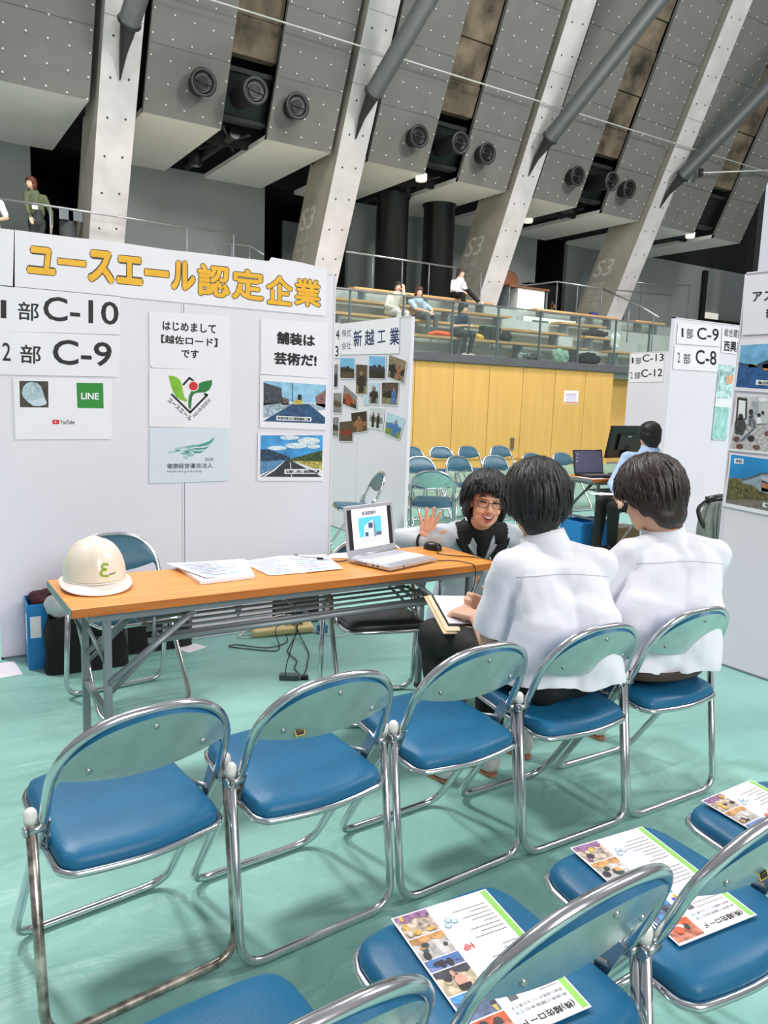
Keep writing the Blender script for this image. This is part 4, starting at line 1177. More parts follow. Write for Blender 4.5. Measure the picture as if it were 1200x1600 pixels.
# ---- papers
def sheet_on(name, label, P, z, m=m_paper, th=.0012, lines=0, group='papers on the table', lift=0.0, extra=None):
    P = [np.array(p, float) for p in P]
    def fn(a, b_, h):
        q = (P[0]*(1-a)+P[1]*a)*(1-b_) + (P[3]*(1-a)+P[2]*a)*b_
        return V((q[0], q[1], z + h + lift*max(0, .35-a)**2*8))
    F = Flat(fn)
    n = 8
    top = []
    for i in range(n):
        F.mb.add([fn(i/n, 0, 0), fn((i+1)/n, 0, 0), fn((i+1)/n, 1, 0), fn(i/n, 1, 0), fn(i/n, 0, th), fn((i+1)/n, 0, th), fn((i+1)/n, 1, th), fn(i/n, 1, th)],
                 [(3, 2, 1, 0), (4, 5, 6, 7), (0, 1, 5, 4), (2, 3, 7, 6)] + ([(0, 4, 7, 3)] if i == 0 else []) + ([(1, 2, 6, 5)] if i == n-1 else []), m)
    F.h = th+.0004
    r = random.Random(len(label))
    for k in range(lines):
        y = .10+.82*k/max(1, lines); a1 = .45+.45*r.random()
        c = pm(150, 160, 190, .1) if k % 4 else pm(120, 180, 210, .1)
        F.rect(.10, y, a1, y+.25/lines+.006, c)
    if extra: extra(F)
    return tag(F.mb.build(name, fix=False), label, 'paper', group)
zt = .7005
sheet_on('paper_stack', 'thick stack of white papers beside the helmet', [(.955, 2.745), (1.175, 2.755), (1.255, 3.03), (.96, 3.07)], zt, th=.012, group=None)
sheet_on('printed_paper', 'printed sheet with blue marks lying on the paper stack', [(.985, 2.775), (1.165, 2.80), (1.25, 3.045), (.925, 3.075)], zt+.013, lines=9, lift=.004)
sheet_on('printed_paper', 'open printed leaflet page next to the paper stack, left page', [(1.245, 2.77), (1.425, 2.755), (1.43, 3.09), (1.235, 3.05)], zt+.001, lines=8)
sheet_on('printed_paper', 'open white leaflet page nearest the laptop cable', [(1.40, 2.752), (1.568, 2.752), (1.635, 3.032), (1.43, 3.085)], zt+.003, lines=7)
sheet_on('white_card', 'white card under the back left corner of the laptop', [(1.60, 2.98), (1.70, 2.93), (1.78, 3.045), (1.68, 3.05)], zt, group=None)

# ---- laptop
lt = thing('laptop', 'open silver laptop showing a building photo on the table', 'laptop', (1.837, 2.792, .70), R_(16.6))
m_lap = mat('laptop_silver', (206, 208, 214), .3, .55, var=.02); m_lapw = mat('laptop_white', (226, 226, 234), .4, var=.02)
b = MB(); b.box((0, 0, .012), (.318, .246, .016), m_lap); b.build('base', lt, bevel=.003)
b = MB(); b.box((0, .018, .0206), (.296, .17, .0012), m_lapw)
for i in range(15):
    for j in range(5): b.box((-.138+.0197*i, -.05+.030*j+.005, .0218), (.0165, .024, .0016), m_lapw)
b.build('keyboard', lt)
b = MB(); b.box((-.01, -.09, .0206), (.09, .05, .001), m_lap); b.build('touchpad', lt)
b = MB()
for i in range(6): b.box((-.1592, .07-.012*i, .012), (.001, .008, .005), m_ink)
b.box((-.1592, -.03, .012), (.001, .012, .006), m_ink); b.box((-.1592, -.055, .012), (.001, .012, .006), m_ink)
b.lathe([(.004, 0), (.004, .0006)], (-.07, -.1232, .012), m_ink, 10, (0, -1, 0)); b.build('ports', lt)
lid = MB(); rl = rot(-9)
def lidp(x, z, y=0.0): return V((x, .118, .02)) + rl @ V((x*0, y, z))
def lidbox(mb, x0, x1, z0, z1, y0, y1, m):
    P = []
    for y in (y0, y1):
        for x, z in ((x0, z0), (x1, z0), (x1, z1), (x0, z1)): q = rl @ V((0, y, z)); P.append(V((x, .118+q.y, .02+q.z)))
    mb.hexa(P, m)
lidbox(lid, -.159, .159, .004, .222, -.003, .004, m_lap)
lo = lid.build('lid', lt, bevel=.002)
sc = Flat(lambda a, b_, h: (lambda q: V((a, .118+q.y, .02+q.z)))(rl @ V((0, -.0032-h, b_))))
sc.h = .0002
m_scr = lambda n, c: mat('screen_'+n, c, .3, var=0, emit=.55)
sc.rect(-.145, .030, .145, .205, m_scr('black', (30, 32, 36)))
sc.up(.0004).rect(-.118, .030, .118, .205, m_scr('white', (232, 230, 240)))
sc.up(.0004).rect(-.078, .055, .072, .165, m_scr('sky', (86, 190, 226)))
sc.up(.0004).poly([(-.078, .078), (-.05, .082), (-.03, .088), (.05, .092), (.072, .096), (.072, .055), (-.078, .055)], m_scr('ground', (206, 206, 210)))
sc.up(.0003).poly([(-.05, .078), (-.042, .128), (.008, .150), (.018, .148), (.018, .074), (-.04, .074)], m_scr('house', (196, 204, 214)))
sc.poly([(.018, .148), (.030, .130), (.030, .074), (.018, .074)], m_scr('house2', (120, 132, 146)))
sc.up(.0003).rect(-.015, .115, .012, .138, m_scr('win', (54, 84, 104))); sc.rect(-.04, .08, -.02, .098, m_scr('win', (54, 84, 104))); sc.rect(.032, .078, .068, .094, m_scr('wallb', (90, 96, 104)))
sc.textr('新潟営業所', -.05, .192, .04, .173, m_scr('ink', (60, 60, 70)), .02)
sc.mb.build('screen', lt, fix=False)
b = MB(); q = lidp(0, .214, -.0045); b.lathe([(.002, 0), (.002, .0006)], q, m_ink, 8, (0, -1, 0)); b.lathe([(.0015, 0), (.0015, .0006)], q+V((-.012, 0, 0)), m_ink, 8, (0, -1, 0)); b.build('webcam', lt)
b = MB(); b.tube([(-.145, .118, .021), (.145, .118, .021)], .006, m_lap, 10); b.build('hinge', lt)

# ---- mouse and cables
b = MB(); mt = thing('computer_mouse', 'dark computer mouse in front of the raised hand', 'mouse', (2.172, 2.955, .70), R_(200))
b.grid(lambda u, v: V((.030*math.cos(2*PI*u)*math.cos(PI/2*v)**.6, .050*math.sin(2*PI*u)*math.cos(PI/2*v)**.6, .003+.033*math.sin(PI/2*v)**.8)), 28, 10, m_blackp); b.lathe([(.028, 0), (.028, .004)], (0, 0, .0), m_blackp, 20); b.build('shell', mt)
b = MB(); b.box((0, .02, .034), (.005, .016, .005), m_steel); b.build('wheel', mt)
def cable(name, label, P, r=.0022, m=m_blackp, n=10, cat='cable'):
    b = MB(); b.tube(spline(P, n), r, m, 7); return tag(b.build(name), label, cat)
A7 = lambda x, y, z: tuple(atZ(x, y, z))
cable('mouse_cable', 'black mouse cable curling over the table edge', [(2.165, 2.905, .706), (2.13, 2.85, .703), (2.17, 2.78, .703), (2.24, 2.70, .704), (2.262, 2.612, .703), (2.266, 2.585, .68), (2.26, 2.59, .60), (2.22, 2.60, .53), (2.26, 2.605, .50), (2.28, 2.60, .58)])
cable('usb_cable', 'thin black cable hanging from the laptop over the table front', [(1.99, 2.735, .71), (2.04, 2.72, .703), (2.10, 2.70, .703), (2.13, 2.63, .703), (2.137, 2.588, .69), (2.13, 2.585, .60), (2.10, 2.60, .53), (2.14, 2.62, .48), (2.16, 2.60, .55)])
cable('power_cable', 'black power cable leading from the laptop to the back of the table', [(1.665, 2.86, .712), (1.62, 2.88, .704), (1.585, 2.93, .704), (1.55, 2.99, .704), (1.51, 3.04, .704), (1.50, 3.075, .70), (1.505, 3.09, .62), (1.55, 3.12, .40), (1.58, 3.3, .12), (1.60, 3.36, .03)], .0026)
b = MB(); b.tube([A7(495, 873, .708), A7(505, 873, .708)], .006, m_blackp, 8); tag(b.build('cable_plug'), 'small black plug in the laptop power cable', 'plug')

# ---- power strip and adapter
ps = thing('power_strip', 'cream power strip with six red switches on the floor', 'power strip', (1.915, 4.075, 0), R_(-9))
m_strip = mat('strip_cream', (232, 204, 146), .45, var=.02)
b = MB(); b.box((0, 0, .022), (.37, .075, .044), m_strip, None); o = b.build('body', ps, bevel=.012); o.rotation_euler = (R_(18), 0, 0); o.location = (0, 0, .013)
for i in range(6):
    b = MB(); b.box((-.12+.047*i, -.034, .032), (.032, .006, .018), mat('switch_red', (196, 44, 26), .35, var=.02)); b.build('switch', ps, bevel=.001)
    b = MB()
    for dx, dz in ((-.006, 0), (.006, 0), (0, .010)): b.box((-.12+.047*i+dx, -.018, .057+dz*.3), (.003, .008, .002), m_ink)
    b.build('socket', ps)
for i, dx in enumerate((.068, .115)):
    b = MB(); b.box((0, 0, 0), (.028, .03, .03), m_blackp); o = tag(b.build('wall_plug', bevel=.003), 'black plug pushed into the power strip, %s' % ('nearer its right end' if i else 'second from its right end'), 'plug', 'plugs in the power strip')
    o.location = (1.915+dx*.988, 4.065-dx*.156, .080)
ad = thing('power_adapter', 'dark grey power adapter on the floor below the table', 'power adapter', (1.635, 3.385, 0), R_(-30))
b = MB(); b.box((0, 0, .014), (.10, .045, .028), mat('adapter_grey', (70, 82, 84), .5, var=.03)); b.build('body', ad, bevel=.006)
b = MB(); b.box((.075, .0, .012), (.04, .026, .022), m_blackp); b.build('plug', ad, bevel=.004)
cable('adapter_cord', 'black cord running from the power strip down to the adapter', [(1.985, 4.05, .08), (1.98, 4.00, .03), (1.90, 3.90, .006), (1.80, 3.75, .006), (1.78, 3.60, .006), (1.72, 3.50, .006), (1.70, 3.40, .010)], .003)
cable('second_cord', 'black cord beside the adapter cord, running straight to the adapter', [(1.99, 4.06, .08), (1.97, 3.95, .02), (1.90, 3.70, .005), (1.82, 3.55, .005), (1.74, 3.42, .008), (1.70, 3.37, .012)], .003)
cable('looped_cord', 'black cord looping on the floor in front of the power strip', [(2.03, 4.04, .085), (1.96, 4.06, .13), (1.84, 4.0, .06), (1.80, 3.86, .006), (1.74, 3.80, .005), (1.62, 3.90, .005), (1.55, 3.98, .005), (1.60, 3.99, .005), (1.72, 3.86, .008), (1.86, 3.90, .006), (1.90, 3.98, .02)], .003)
cable('extension_cable', 'white cord leading left from the power strip', [(2.1, 4.08, .05), (2.02, 4.10, .09), (1.9, 4.12, .10), (1.78, 4.12, .05), (1.70, 4.14, .02), (1.66, 4.10, .01), (1.72, 4.07, .008)], .004, m_cap)
cable('extension_cable', 'white cord looping on the floor below the dark chair seat', [(2.08, 4.03, .03), (2.12, 3.96, .008), (2.18, 3.87, .006), (2.26, 3.90, .006), (2.28, 4.0, .006)], .003, m_cap)
b = MB(); b.box((2.14, 3.99, .025), (.06, .04, .05), mat('plug_blue', (60, 120, 170), .4, var=.05)); tag(b.build('blue_plug', bevel=.006), 'small blue plug lying beside the power strip', 'plug')

# ---- along the foot of the panel
wb_ = thing('carton', 'flat white carton with a grey logo leaning at the panel foot', 'carton', (1.60, 4.215, 0), 0)
b = MB(); b.box((.06, .03, .12), (.50, .09, .24), m_white); b.build('box', wb_, bevel=.004)
F = Flat(lambda a, b_, h: V((a, -.0155-h, b_))); F.h = .0003
F.poly([(.06, .17), (.12, .17), (.09, .095)], mat('print_grey', (96, 96, 100), .6, var=0)); F.mb.build('printed_mark', wb_, fix=False)
db = thing('dark_unit', 'dark device box standing behind the power strip', 'device', (2.10, 4.24, 0), 0)
b = MB(); b.box((-.03, .01, .15), (.32, .09, .30), m_blackp); b.build('body', db, bevel=.005)
b = MB()
for i in range(5): b.box((-.03, -.037, .06+.045*i), (.28, .004, .012), m_band)
b.build('front_slots', db)
b = MB(); b.box((0, 0, 0), (.13, .10, .0015), m_paper, rot(0, 0, 24)); o = tag(b.build('paper_scrap'), 'white scrap of paper on the floor by the carton', 'paper'); o.location = (1.36, 4.06, .0012)
b = MB(); b.box((0, 0, 0), (.20, .22, .0015), m_paper, rot(0, 0, 3)); o = tag(b.build('floor_paper'), 'white paper on the floor at the left edge, before the panel end', 'paper'); o.location = (.395, 4.145, .0012)

# bags
bg = thing('tote_bag', 'black fabric bag on the floor behind the left table leg', 'bag', (.80, 4.02, 0), R_(-3))
m_bag = mat('black_fabric', (22, 24, 25), .85, var=.12, bump=.2, bscale=60)
def bagside(w, d, h, sag=.02):
    def fn(u, v):
        a = 2*PI*u; c, s_ = math.cos(a), math.sin(a)
        sx = math.copysign(abs(c)**.35, c); sy = math.copysign(abs(s_)**.35, s_)
        k = 1-.10*v+.03*math.sin(6*a+3*v)*v
        return V((w/2*sx*k + .012*math.sin(9*v+4*a)*v, d/2*sy*(1-.25*v), h*v - sag*v*math.sin(2*a)**2))
    return fn
b = MB(); b.grid(bagside(.40, .16, .30), 60, 14, m_bag); b.poly([bagside(.40, .16, .30)(i/24, 0)+V((0, 0, .002)) for i in range(24)], m_bag); b.poly([bagside(.40, .16, .30)(i/24, .93) for i in range(24)], m_bag); b.build('body', bg)
b = MB(); b.tube(spline([(-.10, -.08, .26), (-.09, -.10, .32), (-.02, -.09, .345), (.06, -.09, .33), (.10, -.08, .26)], 6), (.012, .003), m_bag, 8); b.build('handle', bg)
b = MB(); b.box((.035, -.088, .15), (.055, .003, .05), m_bag); b.tube([(.01, -.09, .125), (.01, -.09, .175), (.06, -.09, .175), (.06, -.09, .125), (.01, -.09, .125)], .0025, m_steel, 6); b.build('label_frame', bg)
me = blob([('e', V((0, 0, 0)), (.13, .06, .07), rot(0, 10, 0)), ('e', V((-.06, 0, .02)), (.07, .05, .06), None)], .012, 2, mat('cloth_grey', (196, 200, 206), .8, var=.08), 'folded_cloth', nz=.012, fq=18)
o = link('folded_cloth', me); o.location = (.735, 4.03, .315); tag(o, 'pale grey folded cloth on top of the black fabric bag', 'cloth')
b2 = thing('storage_bag', 'long black bag lying behind the chair at the panel foot', 'bag', (1.14, 4.18, 0), 0)
b = MB(); b.grid(bagside(.50, .17, .19), 48, 10, m_bag); b.poly([bagside(.50, .17, .19)(i/24, .97) for i in range(24)], m_bag)
b.build('body', b2)
for x in (-.12, .03, .15): b = MB(); b.tube([(x, -.088, .01), (x, -.080, .10), (x, -.068, .185)], (.012, .003), m_band, 6); b.build('seam_tape', b2)
bx = thing('file_box', 'blue plastic file box at the left panel foot', 'box', (.60, 4.185, 0), R_(-4))
m_bl = mat('box_blue', (28, 128, 196), .4, var=.03)
b = MB()
w_, d_, h_ = .11, .20, .335
for x in (-w_/2, w_/2): b.box((x, 0, h_/2), (.005, d_, h_), m_bl)
for y in (-d_/2, d_/2): b.box((0, y, h_/2), (w_, .005, h_), m_bl)
b.box((0, 0, .004), (w_, d_, .006), m_bl); b.box((0, -d_/2-.002, h_-.03), (w_+.01, .006, .02), m_bl)
b.build('body', bx)
b = MB(); b.box((-w_/2-.003, -.03, .20), (.001, .07, .14), m_paper); b.box((-.02, -d_/2-.006, .22), (.05, .001, .11), m_paper); b.build('paper_label', bx)
me = blob([('e', V((0, 0, .34)), (.045, .08, .035), None), ('e', V((.03, .05, .355)), (.06, .05, .02), None)], .010, 2, mat('dark_red_cloth', (78, 26, 34), .8, var=.3, scale=20), 'cloth', nz=.01, fq=20)
o = link('rolled_cloth', me); o.location = (.60, 4.185, 0.0); tag(o, 'dark red and grey cloth stuffed in the blue file box', 'cloth')

# ---- flyers on the near seats
m_fg = mat('flyer_green', (146, 208, 100), .5, var=.02)
def flyer(label, cx, cy, rz, seed):
    ca, sa = math.cos(rz), math.sin(rz)
    def fn(u, v, h):     # u to the reader's right, v up; the reader faces the chair
        x = -(u-.5)*.212; y = -(v-.5)*.302
        X_, Y_ = cx+x*ca-y*sa, cy+x*sa+y*ca
        yl = Y_-.91
        return V((X_, Y_, .4515+yl*.075 + h))
    F = Flat(fn); r = random.Random(seed)
    F.mb.add([fn(0, 0, 0), fn(1, 0, 0), fn(1, 1, 0), fn(0, 1, 0), fn(0, 0, .0012), fn(1, 0, .0012), fn(1, 1, .0012), fn(0, 1, .0012)], [(3, 2, 1, 0), (4, 5, 6, 7), (0, 1, 5, 4), (2, 3, 7, 6), (0, 4, 7, 3), (1, 2, 6, 5)], m_paper)
    F.h = .0016
    F.rect(.015, .01, .075, .99, m_fg)
    F.textr('(株)越佐ロード', .10, .965, .60, .915, m_ink, .02)
    m_t = mat('print_text', (136, 134, 144), .6, var=0)
    for k in range(2): F.textr('地域の道路をつくる仕事です' if k else '新潟県の舗装会社です', .10, .885-.035*k, .60, .865-.035*k, m_t, .01)
    for k in range(22):
        v = .80-.033*k
        if k in (5, 6, 12, 13): continue
        F.rect(.11, v, .11+.14+.22*r.random(), v-.0055, m_t)
    F.rect(.48, .80, .56, .74, mat('print_grey', (96, 96, 100), .6, var=0))
    F.disc(.55, .86, .035, .025, pm(200, 220, 222, .05), 14)
    m_tl = mat('flyer_teal', (70, 184, 166), .5, var=.03)
    F.rect(.50, .63, .60, .565, m_tl)
    F.rect(.47, .70, .60, .672, pm(92, 96, 190)); F.rect(.515, .722, .555, .65, pm(226, 176, 60))
    F.textr('HP', .50, .40, .60, .355, m_red, .03)
    for (x, y) in ((.50, .17), (.55, .15), (.58, .19)): F.disc(x, y, .035, .022, pm(150, 190, 204, .05), 14); 
    F.up()
    for (x, y) in ((.50, .17), (.55, .15), (.58, .19)): F.disc(x, y, .022, .013, m_paper, 12)
    tiles = [(.0, .19, pm(196, 176, 160, .35, 90), pm(150, 110, 150, .3, 110), pm(226, 184, 90, .2)), (.19, .37, pm(206, 200, 196, .2, 60), pm(214, 160, 100, .25), pm(60, 80, 76, .2)),
             (.37, .46, pm(128, 146, 200, .2, 60), pm(90, 130, 190), pm(220, 220, 226)), (.46, .64, pm(206, 190, 160, .25, 60), pm(70, 70, 80, .2), pm(226, 176, 160)),
             (.64, .82, pm(92, 110, 140, .2, 60), pm(80, 150, 206, .15), pm(206, 180, 90, .3)), (.82, .985, pm(196, 120, 96, .35, 100), pm(214, 96, 60, .2), pm(222, 206, 206, .2))]
    F.h -= .0006
    for (v0, v1, a, b_, c) in tiles:
        F.rect(.66, v0+.012, .985, v1, a)
        F.up()
        F.poly([(.66, v0+.012), (.985, v0+.012), (.985, v0+.05), (.90, v0+.075), (.80, v0+.05), (.70, v0+.07), (.66, v0+.055)], b_)
        F.up(.0004)
        for _ in range(5):
            x, y = .69+.26*r.random(), v0+.03+(v1-v0-.05)*r.random(); F.disc(x, y, .018+.03*r.random(), .012+.02*r.random(), r.choice([a, b_, c, c, pm(60, 60, 66)]), 9); F.up(.0001)
        F.h -= .0015
    if seed == 1: F.up(.0016); F.disc(.80, .575, .055, .045, pm(226, 170, 150, .1), 18); F.up(.0003); F.poly([(.74, .60), (.86, .60), (.85, .635), (.80, .645), (.75, .635)], pm(50, 44, 46))
    return tag(F.mb.build('flyer', fix=False), label, 'flyer', 'flyers on the near chairs')
flyer('printed flyer on the nearest blue chair seat, with a face photo', .832, .925, R_(-4.5), 1)
flyer('printed flyer on the blue seat between the nearest chair and the right edge', 1.293, .926, R_(-5), 2)
flyer('printed flyer on the blue seat at the right edge of the photo', 1.745, .925, R_(1), 3)
# yellow stickers on back plates
for x, y, lab in ((1.30-.02, .905, 'small yellow sticker on the back plate of the chair before the right edge'),):
    pass
# ================================================================== FAR TABLE AND GALLERY CLUTTER
FT = V((5.60, 5.12, .70))
lp = thing('laptop', 'black laptop open on the left end of the far table', 'laptop', (5.86, 5.30, .70), R_(-8))
b = MB(); b.box((0, 0, .012), (.36, .25, .02), m_blackp); b.build('base', lp, bevel=.003)
b = MB(); b.box((0, .155, .135), (.36, .012, .24), m_blackp, rot(-12)); b.build('lid', lp, bevel=.003)
b = MB(); b.box((0, .1475, .136), (.335, .002, .215), mat('screen_dim', (78, 80, 104), .3, var=0, emit=.25), rot(-12))
for i in range(5): b.box((-.145, .147, .07+.035*i), (.018, .002, .018), mat('screen_icon', (130, 140, 170), .3, var=0, emit=.3), rot(-12))
b.build('screen', lp)
b = MB(); b.box((0, -.01, .0235), (.32, .12, .002), m_band); b.build('keyboard', lp)
mo = thing('monitor', 'black computer monitor seen from behind on the far table', 'monitor', (6.36, 5.42, .69), R_(6))
b = MB(); b.box((0, 0, .345), (.56, .03, .33), m_blackp, rot(10)); b.box((0, -.022, .345), (.30, .03, .17), m_blackp, rot(10)); b.build('display', mo, bevel=.006)
b = MB(); b.box((.02, -.02, .16), (.07, .03, .30), m_blackp); b.build('stand', mo, bevel=.004)
b = MB(); b.box((0, -.01, .012), (.26, .19, .02), m_blackp); b.build('foot', mo, bevel=.004)
b = MB(); b.box((0, -.052, .40), (.06, .003, .014), m_steel, rot(10)); b.build('badge', mo)
sheet_on('paper_sheet', 'papers at the left end of the far table', [(5.62, 5.14), (5.80, 5.13), (5.80, 5.36), (5.63, 5.36)], .7005, group=None)
bl = thing('blue_crate', 'blue plastic crate on the floor under the far table', 'crate', (5.78, 5.32, 0), R_(-4))
b = MB()
for x in (-.2, .2): b.box((x, 0, .14), (.012, .30, .28), m_bl)
for y in (-.15, .15): b.box((0, y, .14), (.40, .012, .28), m_bl)
b.box((0, 0, .01), (.40, .30, .02), m_bl); b.box((0, -.16, .26), (.42, .02, .03), m_bl); b.box((0, .16, .26), (.42, .02, .03), m_bl)
b.build('body', bl, bevel=.003)
ct = thing('carton', 'brown carton with papers on the floor under the far table', 'carton', (6.25, 5.34, 0))
b = MB(); b.box((0, 0, .09), (.36, .28, .18), mat('cardboard', (182, 146, 102), .8, var=.06)); b.build('box', ct); b = MB(); b.box((.02, 0, .185), (.28, .21, .01), m_paper, rot(0, 0, 8)); b.build('paper', ct)
# grey rucksack hanging on a stand by the right edge panel
rk = thing('rucksack', 'grey roll top rucksack with black straps behind the right edge panel', 'bag', (5.42, 3.62, 0), R_(-20))
m_rk = mat('rucksack_grey', (120, 126, 120), .85, var=.10, bump=.2, bscale=50)
b = MB()
def rkf(u, v):
    a = 2*PI*u; c, s_ = math.cos(a), math.sin(a); k = 1-.30*max(0, v-.7)/.3+.05*math.sin(5*a+4*v)
    return V((.17*math.copysign(abs(c)**.6, c)*k, .11*math.copysign(abs(s_)**.6, s_)*k, .22+.48*v))
b.grid(rkf, 48, 16, m_rk); b.poly([rkf(i/24, .98) for i in range(24)], m_rk); b.poly([rkf(i/24, .0) for i in range(24)], m_rk); b.build('body', rk)
b = MB(); b.tube([(-.15, 0, .71), (-.05, -.02, .735), (.05, -.02, .735), (.15, 0, .71)], (.03, .018), m_blackp, 8); b.build('roll_top', rk)
for x in (-.13, -.04, .06, .14):
    b = MB(); b.tube(spline([(x*.8, -.10, .70), (x, -.125, .60), (x*.95, -.125, .45), (x*.9, -.122, .28)], 5), (.012, .003), m_blackp, 6); b.build('strap', rk)
b = MB(); b.tube(spline([(.15, 0, .70), (.20, .0, .66), (.20, -.02, .56), (.17, -.04, .46)], 6), (.016, .004), m_blackp, 8); b.build('shoulder_strap', rk); b = MB(); b.tube(spline([(-.15, 0, .70), (-.21, .0, .64), (-.20, -.02, .56), (-.17, -.04, .50)], 6), (.016, .004), m_blackp, 8); b.build('shoulder_strap', rk)
b = MB(); b.box((0, 0, .11), (.26, .20, .22), mat('crate_olive', (120, 116, 84), .8, var=.05)); tag(b.build('storage_box', bevel=.006), 'olive storage box standing under the grey rucksack', 'box').location = (5.42, 3.62, 0)

# gallery clutter
def lump(name, label, cat, px, py, Y, z, rad, m, seed=1, nz=.03, group=None, extra=()):
    p = atY(px, py, Y); c = V((p.x, Y, z+rad[2]*.8))
    pr = [('e', c, rad, rot(0, 0, 20*seed), 'x')]
    r = random.Random(seed)
    for _ in range(4):
        q = c + V((r.uniform(-.6, .6)*rad[0], r.uniform(-.4, .4)*rad[1], r.uniform(-.2, .3)*rad[2])); pr.append(('e', q, (rad[0]*.5, rad[1]*.6, rad[2]*.7), None, 'x'))
    me = blob(pr, .02, 2, m, name, nz=nz, fq=9, seed=seed, clip=lambda v: v.z < z-.001)
    for v in me.vertices: v.co -= V((p.x, Y, z))
    o = link(name, me); o.location = (p.x, Y, z); return tag(o, label, cat, group)
z1 = 2.692; z2 = z1+.385; z3 = z2+.385; z4 = z3+.385
lump('orange_jacket', 'orange jacket lying on the front gallery bench', 'jacket', 692, 524, 13.6, z1, (.34, .13, .06), mat('orange_cloth', (244, 104, 40), .7, var=.1), 1)
lump('yellow_bag', 'yellow bag on the front gallery bench', 'bag', 748, 528, 13.6, z1, (.19, .12, .07), mat('yellow_cloth', (236, 200, 50), .6, var=.1), 2)
bgx = atY(765, 521, 13.6).x
bb = thing('shoulder_bag', 'dark green box shaped bag on the front gallery bench', 'bag', (bgx, 13.6, z1))
b = MB(); b.box((0, 0, .15), (.46, .24, .30), mat('bag_green', (40, 48, 46), .7, var=.1)); b.build('body', bb, bevel=.03); b = MB(); b.box((0, 0, .305), (.44, .22, .02), mat('bag_trim', (130, 176, 120), .6, var=.05)); b.build('lid', bb, bevel=.008)
b = MB(); b.tube(spline([(-.1, -.13, .25), (-.08, -.15, .05), (-.02, -.16, -.22)], 5), .012, m_blackp, 6); b.build('strap', bb)
lump('black_jacket', 'black jacket slumped at the end of the front gallery bench', 'jacket', 790, 528, 13.6, z1, (.18, .14, .11), m_blackc, 3)
lump('plastic_wrap', 'silvery plastic wrapped bundle on the gallery floor behind the glass', 'bundle', 828, 556, 13.15, 2.285, (.44, .11, .12), mat('silver_plastic', (176, 180, 182), .18, .6, var=.35, scale=14), 4, .05)
lump('plastic_bag', 'green and white plastic bag on the gallery floor behind the glass', 'bag', 876, 556, 13.12, 2.285, (.22, .14, .17), mat('mint_plastic', (196, 226, 206), .35, var=.15, scale=14), 5, .05)
lump('black_bag', 'black bag on the gallery floor at the right end of the glass', 'bag', 918, 561, 13.12, 2.285, (.30, .14, .16), m_blackc, 6, .03)
lump('black_backpack', 'black bag lying on the second gallery row', 'bag', 930, 521, 14.4, z2, (.34, .14, .10), m_blackc, 7, .03)
lump('carrier_bag', 'white and green carrier bag hanging at the second gallery row', 'bag', 960, 534, 14.2, z2-.25, (.15, .10, .24), mat('white_plastic', (222, 230, 222), .4, var=.12, scale=10), 8, .03)
lump('paper_bag', 'brown paper bag beside the woman in the light blue tee', 'bag', 640, 500, 14.5, z2, (.16, .10, .15), mat('kraft', (200, 160, 110), .8, var=.05), 9, .02)
lump('blue_cloth', 'small blue bundle in the gallery before the pillar foot', 'bundle', 928, 491, 16.2, 3.82, (.20, .12, .09), mat('blue_cloth', (44, 60, 130), .8, var=.1), 10, .02)
lump('black_bag', 'black bag between the two women on the gallery bench', 'bag', 637, 474, 15.2, z3, (.14, .10, .14), m_blackc, 12, .02)
q0, q1 = atY(852, 506, 15.6), atY(902, 512, 15.6)
wx = thing('white_cabinet', 'white storage unit with two dark openings between the gallery benches', 'cabinet', ((q0.x+q1.x)/2-.5, 15.55, 3.05))
b = MB(); b.box((0, .12, .26), (1.9, .3, .52), m_soffit); b.build('body', wx)
for x in (-.35, .45): b = MB(); b.box((x, -.035, .26), (.58, .012, .36), m_band); b.build('opening', wx)
tx = atY(824, 462, 16.9)
tb = thing('side_table', 'brown topped table with a white front beside the third pillar', 'table', (tx.x, 17.1, 3.82))
b = MB(); b.box((0, 0, .70), (1.5, .6, .05), mat('brown_top', (128, 84, 60), .5, var=.08)); b.build('tabletop', tb); b = MB(); b.box((.1, -.1, .34), (1.0, .3, .66), m_soffit); b.build('front_panel', tb)
for x in (-.7, .7): b = MB(); b.box((x, .0, .34), (.05, .5, .68), m_grey); b.build('leg', tb)
dx = atY(797, 440, 17.85)
ds = thing('round_fan', 'round brown disc on a black tripod half hidden by the third pillar', 'fan', (dx.x, 17.85, 3.82))
b = MB(); b.lathe([(.001, -.03), (.26, -.025), (.30, 0), (.26, .03), (.10, .05), (.001, .055)], (0, 0, dx.z-3.82), mat('disc_brown', (150, 96, 62), .5, var=.1), 28, (0, -1, 0)); b.build('disc', ds)
b = MB(); b.tube([(0, .03, dx.z-3.85), (0, .03, .35)], .02, m_blackp, 8); b.build('pole', ds)
for a in (0, 2.1, 4.2): b = MB(); b.tube([(0, .03, .5), (.28*math.sin(a), .03+.28*math.cos(a), 0.01)], .014, m_blackp, 6); b.build('leg', ds)
pd = atY(900, 470, 17.6)
ph_ = thing('pay_phone', 'black cabinet with pale symbols in the dark doorway', 'cabinet', (pd.x-.2, 19.0, 3.82))
b = MB(); b.box((0, 0, .62), (1.3, .4, 1.24), m_blackp); b.build('body', ph_)
F = Flat(lambda a, b_, h: V((a, -.2-h, b_))); F.h = .001
for x, y in ((-.25, .75), (-.1, .74), (.05, .73), (-.2, .62), (.0, .61)): F.rect(x, y, x+.09, y+.07, m_peg)
F.rect(.35, .35, .42, .75, m_steel); F.rect(.33, .55, .52, .66, mat('label_orange', (176, 110, 70), .6, var=.2)); F.mb.build('symbol_plate', ph_, fix=False)
